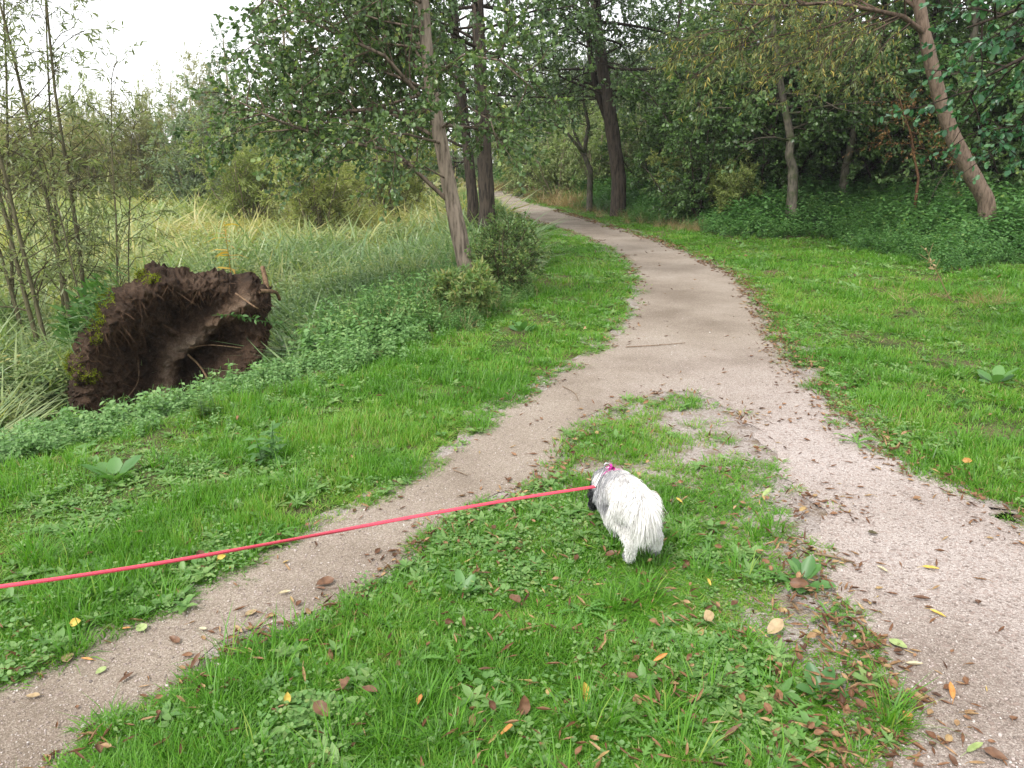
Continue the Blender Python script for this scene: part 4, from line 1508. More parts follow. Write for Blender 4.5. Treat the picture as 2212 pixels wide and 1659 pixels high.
    for i, (zx, Y) in enumerate(fixed):
        lab = labs.get((zx, Y), 'leafy dark alder deep in the right hand wood' if zx > 1430 else 'leafy alder closing the view beyond the far end of the path')
        grp = 'alders of the right hand wood' if zx > 1430 else 'alders at the far end of the path'
        s = rng.uniform(.8, 1.0) * (1.0 if Y < 40 else 1.35)
        if i < 3:
            bk, lf = forms[i]()
            r = tree('alder_tree', lab, 'tree', place(Y, zx), bk, lf, B_dark if i else B_grey, L_wood, rng.uniform(0, 6.28), grp)
            r.scale = (s, s, s)
            roots.append(r)
        else:
            copy_tree(roots[i % 3], place(Y, zx), rng.uniform(0, 6.28), s, lab, grp)
    und = [(1500, 19.5), (1590, 20), (1640, 19), (1765, 19.5), (1800, 20), (1890, 19.6), (1930, 19), (2010, 18.5), (2080, 17.6), (2060, 20), (2200, 16), (2270, 16.5), (2360, 15.5), (1420, 25), (1780, 21),
           (1960, 21), (1690, 23), (2200, 18), (1860, 24), (1600, 27), (2300, 22), (2120, 26), (2420, 16), (1980, 28), (1560, 21), (1620, 21.5), (1680, 20.5), (1730, 20.8), (1840, 20.6), (1860, 21.5), (1960, 20.2), (1910, 21), (2110, 18.8), (2150, 18), (2240, 18.5), (1530, 23)]
    bk, lf = shrub_proto(314, 2.6, 1.5, 13, 'dense', 17, .085)
    lab = 'dark leafy understorey shrub in the shade of the right hand wood'
    grp = 'understorey shrubs of the right hand wood'
    base = None
    for zx, Y in und:
        s = rng.uniform(.85, 1.45)
        if base is None:
            base = tree('understorey_shrub', lab, 'shrub', place(Y, zx), bk, lf, B_dark, L_wood, 0, grp, 'stems')
        else:
            copy_tree(base, place(Y, zx), rng.uniform(0, 6.28), (s * 1.15, s * 1.15, s), lab, grp)

    # the far wood closing every view: one mass, too far to tell its trees apart
    rng = np.random.default_rng(331)
    me = [base.children[1].data]
    far_l = np.c_[rng.uniform(-60, -2, 150), rng.uniform(56, 80, 150)]
    far_r = np.c_[rng.uniform(2, 60, 260), rng.uniform(34, 62, 260)]
    far_r = far_r[far_r[:, 0] > -1 + (62 - far_r[:, 1]) * .1]
    P = np.vstack([far_l, far_r])
    n = len(P)
    s = np.where(P[:, 0] < -1, rng.uniform(.9, 1.5, n), rng.uniform(1.8, 3.2, n))
    m2 = me[0].copy()
    m2.materials.clear()
    m2.materials.append(leaf_mat('far_leaf', [(.07, .10, .05), (.13, .17, .08), (.2, .24, .11), (.28, .29, .14)], .35, .5, .3, True, .5))
    scatter('far_wood', [m2], on_ground(P), rng.uniform(0, 6.28, n), .05, np.c_[s * 1.1, s * 1.1, s], rng.random(n), 'distant wood closing the view behind the meadow and the path', 'wood', seed=20, realize=False)



def build_haze():
    me = bpy.data.meshes.new('haze')
    x0,x1,y0,y1,z0,z1=-480,480,-90,470,-3,16
    V=[(x,y,z) for x in (x0,x1) for y in (y0,y1) for z in (z0,z1)]
    F=[(0,1,3,2),(4,6,7,5),(0,4,5,1),(2,3,7,6),(0,2,6,4),(1,5,7,3)]
    me.from_pydata(V,[],F)
    m=bpy.data.materials.new('haze_air'); m.use_nodes=True
    nt=m.node_tree; nt.nodes.remove(nt.nodes['Principled BSDF'])
    v=nt.nodes.new('ShaderNodeVolumePrincipled')
    v.inputs['Color'].default_value=(.93,.96,1,1); v.inputs['Density'].default_value=.0008; v.inputs['Anisotropy'].default_value=.3
    nt.links.new(v.outputs[0],nt.nodes['Material Output'].inputs['Volume'])
    me.materials.append(m)
    tag(link('haze',me),'thin pale haze in the damp air','haze',kind='stuff')


build_haze()


build_hero_trees()
build_saplings()
build_bushes()
build_background()

# ------------------------------------------------------------------ upturned root plate
def soil_mat():
    m, nt, b, out = new_mat('root_soil')
    co = obj_co(nt)
    n1 = noise_n(nt, co, 9, 8, .7)
    n2 = noise_n(nt, co, 55, 5, .7)
    r = attr(nt, 'tone')
    f = math_n(nt, 'ADD', r, math_n(nt, 'MULTIPLY', math_n(nt, 'SUBTRACT', n1, .5), .7), True)
    c = ramp(nt, f, [(.014, .010, .009), (.045, .030, .021), (.095, .062, .042), (.18, .125, .085), (.27, .21, .155)], [0, .3, .52, .78, 1])
    c = mix_c(nt, 1.0, c, ramp(nt, n2, [(.6, .58, .56), (1.25, 1.22, 1.2)], [.35, .65]), 'MULTIPLY')
    nt.links.new(c, b.inputs['Base Color'])
    b.inputs['Roughness'].default_value = .95
    b.inputs['Specular IOR Level'].default_value = .15
    bump(nt, math_n(nt, 'ADD', math_n(nt, 'MULTIPLY', n1, 2.0), n2), 1.0, .03, b)
    return m


def build_root_plate():
    rng = np.random.default_rng(401)
    f = norm(np.array((ROOT_C[0], ROOT_C[1])))
    rz = math.atan2(-f[0], f[1])
    depth = ROOT_C[1] * CP + (EYE - ROOT_C[2]) * SP
    k = depth / FZ
    kv = k / math.cos(rad(15)) * 1.04
    cx, cy0 = 304.0, 890.0
    loc = lambda zx, zy: np.array(((zx - cx) * k, (cy0 - zy) * kv))
    zo = [(146, 862), (150, 800), (172, 742), (203, 690), (248, 642), (300, 612), (350, 594), (398, 600), (425, 609), (450, 606), (500, 606), (545, 618), (580, 640), (588, 668), (578, 705), (570, 750),
          (545, 790), (490, 832), (430, 872), (365, 908), (300, 915), (235, 915), (180, 900)]
    O = np.array([loc(*p) for p in zo])
    O = smooth_line(list(O) + [O[0]], .014)[:-1]
    c = loc(372, 770)
    n = len(O)
    J = 64
    ridge = np.array([loc(520, 650), loc(430, 725), loc(360, 775), loc(335, 840)])
    ridge2 = np.array([loc(250, 680), loc(300, 700), loc(345, 715)])

    def front(P, r):
        y = .16 * P[:, 1] - .20 * np.exp(-((r - .84) / .13) ** 2) + .42 * (1 - sstep(.25, .8, r))
        y -= .34 * np.exp(-(dline(P, ridge) / .13) ** 2) * (1 - sstep(.75, .95, r))
        y -= .20 * np.exp(-(dline(P, ridge2) / .16) ** 2)
        y += .30 * sstep(.88, 1.0, r) ** 2
        q = np.c_[P, y * 0]
        y += (fbm(q * 4.2, 4, 7) - .5) * .36 + (np.abs(fbm(q * 9, 3, 18) - .5) - .1) * -.30 + (fbm(q * 22, 4, 8) - .5) * .12 + (vnoise(q * 60, 12) - .5) * .03
        return y
    V, tone = [], []
    wob = 1 + (fbm(np.c_[O * 5], 2, 3) - .5) * .14 + (fbm(np.c_[O * 19], 3, 5) - .5) * .07
    for j in range(J + 1):
        r = max(j, .02) / J
        P = c + r * (O - c) * (1 + (wob - 1)[:, None] * r ** 3)
        y = front(P, np.full(n, r))
        V.append(np.c_[P[:, 0], y, P[:, 1]])
        t = .40 + (fbm(np.c_[P * 3.0], 3, 44) - .5) * .6
        t += .62 * np.exp(-(dline(P, ridge) / .10) ** 2) * (.6 + .8 * (fbm(P * 8, 3, 45) - .2)) + .12 * np.exp(-(dline(P, ridge2) / .15) ** 2) 
        tone.append(t)
    for j in range(1, 13):                 # rounded back
        r = 1 - j / 12.5
        P = c + r * (O - c) * wob[:, None]
        V.append(np.c_[P[:, 0], V[J][:, 1] * (r) + (1 - r) * .2 + .12 + .42 * math.sqrt(1 - r * r) + (fbm(P * 7, 3, 9) - .5) * .12, P[:, 1]])
        tone.append(np.full(n, .26) + (fbm(P * 9, 3, 46) - .5) * .4)
    V = np.vstack(V)
    rr = np.hypot(V[:, 0] - c[0], V[:, 2] - c[1])
    edge = np.r_[np.repeat(np.linspace(0, 1, J + 1), n), np.full(12 * n, 1.0)]
    amp = sstep(.72, .95, edge) * ((fbm(V * 11, 4, 51) - .5) * .13 + (fbm(V * 34, 3, 52) - .5) * .09)
    V[:, 0] += (V[:, 0] - c[0]) / (rr + .05) * amp
    V[:, 2] += (V[:, 2] - c[1]) / (rr + .05) * amp
    V[:, 1] -= amp * 1.2
    R = J + 13
    i = np.arange(R - 1)[:, None] * n
    jj = np.arange(n)[None]
    kk = (jj + 1) % n
    F = np.stack([i + jj, i + n + jj, i + n + kk, i + kk], -1).reshape(-1, 4)
    root = empty('root_plate', (ROOT_C[0], ROOT_C[1], ROOT_C[2] - .03), rz, 'big upturned root plate of a fallen tree, dark torn soil face towards the path', 'root plate')
    link('soil_face', mesh_from('soil_face', V, [F], soil_mat(), {'tone': ('POINT', 'FLOAT', np.concatenate(tone).astype(np.float32))}, True), root)

    M_root = bark_mat('root_wood', (.06, .035, .02), (.26, .17, .10), 14, .3, .006)
    M_fib = leaf_mat('root_fibre', [(.03, .018, .012), (.09, .05, .03), (.16, .10, .06), (.3, .22, .15)], 0, .8, .1, True)
    M_moss = leaf_mat('moss_tuft', [(.12, .15, .01), (.22, .26, .02), (.34, .36, .05)], .25, .7, .1, True)
    M_green = leaf_mat('bank_leaf', [(.04, .11, .022), (.09, .19, .045), (.16, .28, .08)], .35, .4, .4, True)

    def surf(zx, zy):
        p = loc(zx, zy)
        d = V[:(J + 1) * n]
        a = np.hypot(d[:, 0] - p[0], d[:, 2] - p[1])
        return d[np.argmin(a)].copy()

    # torn fibres hanging from the rim and the face
    g = Geo()
    m = 11000
    vi = rng.integers(int(.45 * J) * n, (J + 5) * n, m)
    up = V[vi, 2] > .35 * V[:, 2].max()
    keep = (up & (vi > .7 * J * n)) | (rng.random(m) < .35)
    P = V[vi[keep]]
    m = len(P)
    D = np.c_[rng.normal(0, .55, m), -np.abs(rng.normal(.5, .35, m)), rng.normal(-.7, .5, m)]
    N = rdir(rng, m)
    g.leaves(P + (0, .012, 0), D, N, rng.lognormal(math.log(.07), .55, m).clip(.02, .3), .0038, S_BLADE, rng.random(m))
    o = g.build('rootlets', M_fib, root)
    o['kind'] = 'stuff'
    # roots and broken stubs
    for pts, r in (([(571, 648, -.05), (573, 622, -.08), (572, 603, -.10)], .030), ([(548, 640, -.12), (575, 645, -.2), (592, 655, -.22), (600, 672, -.2)], .022),
                   ([(497, 640, -.12), (520, 655, -.3), (530, 662, -.36)], .010), ([(392, 772, -.05), (415, 800, -.25), (432, 830, -.38), (446, 850, -.4)], .011),
                   ([(395, 752, -.05), (440, 754, -.2), (500, 758, -.22)], .005), ([(232, 850, -.1), (242, 895, -.28), (225, 930, -.3)], .006),
                   ([(250, 850, -.05), (285, 815, -.25), (292, 770, -.2)], .005)):
        P = []
        for a, b2, dy in pts:
            s = surf(a, b2)
            q = loc(a, b2)
            P.append((q[0], s[1] + dy * .8, q[1]))
        g = Geo()
        g.tube(smooth_line([np.array(p) for p in P], .03), r * np.linspace(1, .75, len(smooth_line([np.array(p) for p in P], .03))), 7)
        g.build('root', M_root, root, smooth=True)
    # moss on the left rim
    g = Geo()
    for (zx, zy, w, h) in ((172, 765, 26, 30), (205, 782, 16, 14), (222, 700, 14, 22), (232, 668, 12, 14), (250, 640, 16, 10), (330, 606, 26, 8)):
        m = 420
        P = []
        for _ in range(m):
            a, q = rng.uniform(0, 6.28), math.sqrt(rng.random())
            P.append(surf(zx + w * q * math.cos(a), zy + h * q * math.sin(a)))
        P = np.array(P) + rng.normal(0, .008, (m, 3)) + (0, -.008, .006)
        D = rng.normal(0, .5, (m, 3)) + (-.2, -.6, .7)
        g.leaves(P, D, rdir(rng, m), rng.uniform(.012, .03, m), .011, S_RHOMB, np.clip(rng.normal(.55, .22, m), 0, 1))
    o = g.build('moss', M_moss, root)
    o['kind'] = 'stuff'
    # living leaves still growing on the old turf side
    for nm, (za, zb), m, L, W, sh in (('grass_fringe', ((175, 735), (300, 612)), 150, .17, .010, S_BLADE), ('leafy_fringe', ((160, 700), (262, 622)), 150, .13, .04, S_OVAL)):
        g = Geo()
        t = rng.random(m)
        P = np.array([surf(za[0] + (zb[0] - za[0]) * a, za[1] + (zb[1] - za[1]) * a) for a in t])
        P += np.c_[rng.normal(-.06, .05, m), rng.uniform(.05, .35, m), rng.normal(.0, .05, m)]
        D = np.c_[rng.normal(-.55, .4, m), rng.normal(-.35, .4, m), rng.normal(.55, .4, m)]
        N = np.c_[rng.normal(-.3, .4, m), rng.normal(-.4, .4, m), rng.normal(.8, .3, m)]
        g.leaves(P, D, N, L * rng.uniform(.6, 1.3, m), W * rng.uniform(.7, 1.2, m), sh, np.clip(rng.normal(.5, .25, m), 0, 1))
        g.build(nm, M_green, root)['kind'] = 'stuff'

    # bramble shoots and the yellow willowherb near it
    def at_plate(zx, zy, dy):
        q = loc(zx, zy)
        v = Matrix.Rotation(rz, 3, 'Z') @ Vector((q[0], dy, q[1]))
        return np.array((ROOT_C[0] + v.x, ROOT_C[1] + v.y, ROOT_C[2] - .03 + v.z))
    for lab, pts in (('trailing green bramble shoot crossing the right half of the soil face', [(600, 735, -.3), (575, 700, -.35), (535, 688, -.4), (490, 672, -.42), (438, 668, -.42)]),
                     ('thin reed shoot standing in front of the dark hollow of the soil face', [(432, 895, -.5), (430, 860, -.5), (424, 835, -.5), (420, 815, -.48)]),
                     ('bent pale stem reaching over the lower left of the soil face', [(205, 900, -.5), (228, 845, -.5), (262, 810, -.5), (300, 808, -.5), (335, 806, -.48)])):
        g = Geo()
        Q = smooth_line([at_plate(*p) for p in pts], .03)
        g.tube(Q, np.linspace(.005, .002, len(Q)), 5, .2)
        m = 34
        idx = rng.integers(len(Q) // 4, len(Q), m)
        D = rng.normal(0, .7, (m, 3)) + (0, 0, -.2)
        g.leaves(Q[idx], D, rng.normal(0, .5, (m, 3)) + (0, -.4, .8), rng.uniform(.035, .075, m), rng.uniform(.015, .03, m), S_OVAL, np.clip(rng.normal(.5, .2, m), 0, 1))
        o = g.build('trailing_shoot', M_green)
        tag(o, lab, 'shoot')
    M_yel = leaf_mat('yellow_leaf', [(.35, .22, .03), (.55, .36, .05), (.62, .46, .10)], .4, .45, .3, True)
    b = np.array(HERB_C)
    Yp = b[1]
    Q = smooth_line([b, aty(497, 580, Yp), aty(492, 540, Yp), aty(487, 505, Yp), aty(484, 478, Yp)], .04)
    root = empty('willowherb', tuple(b), 0, 'single bright yellow plant standing in the meadow behind the root plate', 'plant')
    g = Geo()
    g.tube(Q - b, np.linspace(.008, .003, len(Q)), 5, .3)
    g.build('stem', M_yel, root)
    g = Geo()
    m = 46
    ii = np.linspace(len(Q) * .15, len(Q) - 2, m).astype(int)
    a = np.arange(m) * 2.4
    D = np.c_[np.cos(a), np.sin(a), np.full(m, .15)]
    g.leaves(Q[ii] - b, D, np.c_[rng.normal(0, .3, (m, 2)), np.ones(m)], rng.uniform(.16, .30, m), rng.uniform(.026, .042, m), S_BLADE, rng.random(m))
    g.build('leaves', M_yel, root)


# ------------------------------------------------------------------ dog and lead
def capsule(bm, a, ra, b, rb):
    import bmesh
    a, b = Vector(a), Vector(b)
    L = (b - a).length
    q = (b - a).to_track_quat('Z', 'Y').to_matrix().to_4x4()
    bmesh.ops.create_cone(bm, cap_ends=True, segments=20, radius1=ra, radius2=rb, depth=L, matrix=Matrix.Translation((a + b) / 2) @ q)
    for p, r in ((a, ra), (b, rb)):
        bmesh.ops.create_icosphere(bm, subdivisions=3, radius=r, matrix=Matrix.Translation(p))


DOG = (.535, 2.80)
DOG_YAW = rad(11)


def dog_world(p):
    v = Matrix.Rotation(DOG_YAW, 3, 'Z') @ Vector(p)
    return np.array((DOG[0] + v.x, DOG[1] + v.y, DOG_Z + v.z))


DOG_Z = 0.028


def build_dog():
    import bmesh
    rng = np.random.default_rng(501)
    bm = bmesh.new()
    chains = [
        [((-.045, -.01, .262), .061), ((-.052, .09, .262), .064), ((-.06, .19, .240), .070), ((-.075, .26, .235), .055), ((-.08, .315, .175), .041), ((-.09, .365, .095), .023), ((-.095, .38, .07), .018)],
        [((-.082, .0, .25), .046), ((-.085, .055, .175), .034), ((-.070, -.045, .10), .019), ((-.060, -.030, .035), .016), ((-.058, -.012, .016), .018), ((-.058, .015, .012), .015)],
        [((.004, .0, .245), .046), ((.036, .065, .175), .035), ((.056, -.015, .10), .019), ((.061, .008, .035), .016), ((.062, .025, .016), .018), ((.062, .05, .012), .015)],
        [((-.10, .19, .20), .042), ((-.085, .155, .13), .026), ((-.05, .185, .055), .017), ((-.04, .195, .02), .018), ((-.036, .215, .013), .016)],
        [((-.01, .2, .20), .042), ((.02, .18, .13), .026), ((.045, .225, .055), .017), ((.05, .235, .02), .018), ((.05, .255, .013), .016)],
        [((-.05, -.055, .305), .026), ((-.048, -.10, .285), .022), ((-.050, -.118, .25), .017), ((-.052, -.112, .21), .011), ((-.050, -.102, .18), .007)]]
    for ch in chains:
        for (a, ra), (b, rb) in zip(ch[:-1], ch[1:]):
            capsule(bm, a, ra, b, rb)
    # ears: drop ears lying against the head
    for ex in ((-.118, .30, .200, -.136, .295, .160), (-.06, .335, .20, -.035, .34, .165)):
        capsule(bm, ex[:3], .016, ex[3:], .010)
    me = bpy.data.meshes.new('body')
    bm.to_mesh(me)
    bm.free()
    tmp = bpy.data.objects.new('body_raw', me)
    COL.objects.link(tmp)
    md = tmp.modifiers.new('fuse', 'REMESH')
    md.mode = 'VOXEL'
    md.voxel_size = .0065
    md2 = tmp.modifiers.new('soften', 'SMOOTH')
    md2.iterations = 6
    dg = bpy.context.evaluated_depsgraph_get()
    ev = tmp.evaluated_get(dg)
    m2 = bpy.data.meshes.new_from_object(ev)
    bpy.data.objects.remove(tmp)
    nv = len(m2.vertices)
    V = np.empty(nv * 3); m2.vertices.foreach_get('co', V); V = V.reshape(-1, 3)
    NV = np.empty(nv * 3); m2.vertices.foreach_get('normal', NV); NV = NV.reshape(-1, 3)
    F = np.array([tuple(p.vertices) for p in m2.polygons if len(p.vertices) == 4])

    def coat(P):
        """tone of the coat: 0 black, .35 grey, 1 white"""
        x, y, z = P.T
        n1 = fbm(P * 16, 3, 3)
        n2 = fbm(P * 60, 2, 4)
        t = np.full(len(P), .97) + (n2 - .5) * .06
        grey = sstep(.075, .13, y) * sstep(.12, .17, z) * sstep(.34, .46, n1 + .10 * sstep(.1, .2, y))
        t = t - grey * (.34 + .5 * (n2 - .5))
        rump = sstep(.30, .32, z) * (y > -.03) * (y < .09) * sstep(.5, .6, n1)
        t = t - rump * .2
        right = sstep(.01, .03, x) * sstep(.2, .25, z) * sstep(.44, .55, n1)
        t = t - right * .25
        head = sstep(.265, .295, y)
        t = t * (1 - head) + head * .04
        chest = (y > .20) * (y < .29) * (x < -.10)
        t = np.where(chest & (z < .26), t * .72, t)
        foot = (z < .035) * sstep(.45, .6, fbm(P * 45, 2, 6))
        t = t - foot * .5
        return np.clip(t, 0, 1)
    cols = [(.012, .012, .014), (.09, .09, .10), (.30, .30, .33), (.60, .59, .60), (.80, .78, .75), (.86, .85, .83)]
    pos = [0, .18, .42, .66, .86, 1]
    M_skin = leaf_mat('dog_coat', cols, 0, .8, .2, True, 1.0, pos, 1.0, (1, 1, 1))
    M_fur = leaf_mat('dog_fur', cols, .25, .55, .3, True, 1.0, pos, 1.0, (1, 1, 1))
    root = empty('dog', (DOG[0], DOG[1], DOG_Z), DOG_YAW, 'fluffy white and grey dog seen from behind, sniffing the grass on a pink lead', 'dog')
    fc = V[F].mean(1)
    link('body', mesh_from('body', V, [F], M_skin, {'rnd': ('FACE', 'FLOAT', coat(fc).astype(np.float32))}, True), root)

    # fur: fine tapering locks, long on the tail and the trousers
    a = V[F]
    area = np.linalg.norm(np.cross(a[:, 2] - a[:, 0], a[:, 3] - a[:, 1]), axis=1)
    ntuft = 15000
    fi = rng.choice(len(F), ntuft, p=area / area.sum())
    u, v = rng.random((2, ntuft, 1))
    Q = a[fi]
    P = Q[:, 0] * (1 - u) * (1 - v) + Q[:, 1] * u * (1 - v) + Q[:, 2] * u * v + Q[:, 3] * (1 - u) * v
    QN = NV[F[fi]].mean(1)
    QN /= np.linalg.norm(QN, axis=1)[:, None]
    x, y, z = P.T
    tailm = sstep(-.066, -.085, y) * (z > .1)
    L = np.full(ntuft, .030)
    L = np.where((z > .12) & (y < .06), .038, L)                               # rump and thighs
    L = np.where((z > .09) & (z < .22) & (y < .03), .040, L)                    # trousers
    L = L * (1 - tailm) + tailm * np.where(z > .22, .105, .07)                 # plume
    L = np.where((y > .12) & (z < .17) & (z > .05), .034, L)                   # fore leg feathers
    L = np.where((z < .16) & (y < .12), .012, L)
    L = np.where(z < .04, .007, L)
    L = np.where(y > .28, .014, L)
    L = L * rng.uniform(.65, 1.2, ntuft)
    flow = np.c_[np.zeros(ntuft), np.full(ntuft, -.55), np.full(ntuft, -.65)]
    flow[:, 2] -= .5 * (z < .24)
    side = np.sign(x + .045) * sstep(.0, .06, np.abs(x + .045))
    flow[:, 0] += .16 * side
    flow = np.where(tailm[:, None] > .5, np.c_[rng.normal(.02, .20, ntuft), rng.normal(-.05, .15, ntuft), np.full(ntuft, -1.0)], flow)
    K = 7                                                                       # hairs in a lock
    g = Geo()
    for k in range(K):
        P0 = P + rng.normal(0, .0035, P.shape)
        f2 = flow + rng.normal(0, .16, flow.shape)
        f2 -= (f2 * QN).sum(1)[:, None] * QN * .85
        f2 /= np.linalg.norm(f2, axis=1)[:, None] + 1e-9
        d0 = f2 * .8 + QN * rng.uniform(.25, .65, (ntuft, 1))
        d0 /= np.linalg.norm(d0, axis=1)[:, None]
        d1 = d0 * .6 + f2 * .6 + np.array((0, 0, -.28))
        d1 /= np.linalg.norm(d1, axis=1)[:, None]
        d2 = d1 * .7 + f2 * .3 + np.array((0, 0, -.42)) + rng.normal(0, .12, P.shape)
        d2 /= np.linalg.norm(d2, axis=1)[:, None]
        l = (L * rng.uniform(.7, 1.1, ntuft))[:, None]
        A0, A1 = P0, P0 + d0 * l * .33
        A2 = A1 + d1 * l * .36
        A3 = A2 + d2 * l * .31
        W = np.cross(d0, rdir(rng, ntuft))
        W /= np.linalg.norm(W, axis=1)[:, None] + 1e-9
        w = np.where(L > .03, .0011, .0009)[:, None]
        VV = np.stack([A0 - W * w, A0 + W * w, A1 - W * w, A1 + W * w, A2 - W * w * .7, A2 + W * w * .7, A3], 1).reshape(-1, 3)
        i = np.arange(ntuft)[:, None] * 7
        rr = np.clip(coat(P) + rng.normal(0, .05, ntuft), 0, 1)
        b0 = g.n
        g.add(VV, np.vstack([i + np.array([[0, 1, 3, 2]]), i + np.array([[2, 3, 5, 4]])]), np.r_[rr, rr])
        g.F.setdefault(3, []).append(b0 + i + np.array([[4, 5, 6]]))
        g.R.setdefault(3, []).append(rr)
    o = g.build('fur', M_fur, root)
    o['kind'] = 'stuff'
    # eyes and nose
    M_eye = plain_mat('dog_eye', [(.01, .008, .006), (.02, .012, .008)], 30, .1, .8)
    for nm, p, r in (('eye', (-.114, .338, .155), .008), ('eye', (-.066, .350, .158), .008), ('nose', (-.097, .394, .066), .012)):
        bm = bmesh.new()
        bmesh.ops.create_icosphere(bm, subdivisions=2, radius=r, matrix=Matrix.Translation(p))
        me = bpy.data.meshes.new(nm); bm.to_mesh(me); bm.free()
        me.materials.append(M_eye)
        link(nm, me, root)
    # pink harness: chest band, back strap, buckle and ring
    M_pink = plain_mat('harness_webbing', [(.55, .03, .30), (.78, .06, .42)], 220, .6, .3, .001)
    M_metal = plain_mat('bright_metal', [(.5, .5, .5), (.75, .75, .75)], 40, .25, .6)
    M_metal.node_tree.nodes['Principled BSDF'].inputs['Metallic'].default_value = 1
    g = Geo()
    for rr, ww, yy, zc, xc in ((.0715, .008, .205, .241, -.06), (.055, .008, .262, .232, -.077)):
        A = []
        for k in range(37):
            a2 = k / 36 * 6.2832
            for s in (-1, 1):
                for t in (0, .003):
                    A.append((xc + (rr + t) * math.cos(a2), yy + s * ww - .25 * (rr * math.sin(a2)) * 0, zc + (rr + t) * math.sin(a2)))
        A = np.array(A)
        F2 = []
        for k in range(36):
            b0, b1 = k * 4, (k + 1) * 4
            for p, q in ((0, 1), (1, 3), (3, 2), (2, 0)):
                F2.append((b0 + p, b0 + q, b1 + q, b1 + p))
        g.add(A, F2)
    T = np.array([(-.068, .20, .322), (-.078, .235, .310), (-.086, .262, .290)])
    g.tube(T, [.008, .008, .008], 6)
    har = g.build('harness', M_pink, root)
    g = Geo()
    aa = np.linspace(0, 6.2832, 19)
    g.tube(np.c_[-.100 + .012 * np.cos(aa), .195 + 0 * aa, .338 + .012 * np.sin(aa)], np.full(19, .0028), 6, cap=False)
    g.build('ring', M_metal, har, smooth=True)
    g = Geo()
    g.tube([(-.090, .188, .338), (-.080, .191, .340)], [.009, .008], 8)
    g.build('buckle', M_pink, har)

    # lead
    M_lead = plain_mat('lead_webbing', [(.56, .05, .085), (.74, .10, .15)], 300, .7, .3, .0008, 2)
    e = dog_world((-.108, .195, .338))
    hook = atdepth(1286, 1051, 3.17)
    pts = [hook, atdepth(1130, 1075, 3.02), atdepth(900, 1115, 2.82), atdepth(650, 1162, 2.62), atdepth(400, 1207, 2.46), atdepth(200, 1239, 2.36), atdepth(0, 1267, 2.29), atdepth(-260, 1300, 2.22), atdepth(-560, 1320, 2.2)]
    Q = smooth_line(pts, .02)
    n = len(Q)
    T = np.gradient(Q, axis=0); T /= np.linalg.norm(T, axis=1)[:, None]
    s = np.linspace(0, 1, n)
    ang = .35 + .5 * np.sin(s * 9) + .25 * np.sin(s * 23 + 1)
    up = np.array((0, 0, 1.0))
    A = up - (T @ up)[:, None] * T
    A /= np.linalg.norm(A, axis=1)[:, None]
    B = np.cross(T, A)
    wv = A * np.cos(ang)[:, None] + B * np.sin(ang)[:, None]
    tv = np.cross(T, wv)
    hw, ht = .0062, .0011
    VV = np.stack([Q + wv * hw + tv * ht, Q + wv * hw - tv * ht, Q - wv * hw - tv * ht, Q - wv * hw + tv * ht], 1).reshape(-1, 3)
    i = np.arange(n - 1)[:, None] * 4
    j = np.arange(4)[None]
    F2 = np.stack([i + j, i + (j + 1) % 4, i + 4 + (j + 1) % 4, i + 4 + j], -1).reshape(-1, 4)
    mid = Vector(Q[n // 2])
    root = empty('dog_lead', mid, 0, 'taut coral pink dog lead stretching across the grass and gravel to the left', 'lead')
    link('strap', mesh_from('strap', VV - np.array(mid), [F2], M_lead), root)
    g = Geo()
    g.tube([hook - np.array(mid), (hook * .55 + e * .45) - np.array(mid), e - np.array(mid)], [.006, .0045, .004], 7)
    g.build('snap_hook', M_metal, root, smooth=True)


build_root_plate()
build_dog()

# ------------------------------------------------------------------ single leaves, plants and sticks one can point to
LEAF_COL = {'brown': [(.10, .05, .028), (.19, .10, .055)], 'tan': [(.27, .19, .10), (.42, .31, .17)], 'yellow': [(.46, .31, .05), (.60, .44, .10)],
            'orange': [(.40, .18, .05), (.55, .27, .08)], 'pale': [(.42, .36, .22), (.58, .52, .36)], 'green': [(.22, .30, .10), (.36, .42, .18)], 'dark': [(.05, .045, .02), (.11, .09, .035)]}


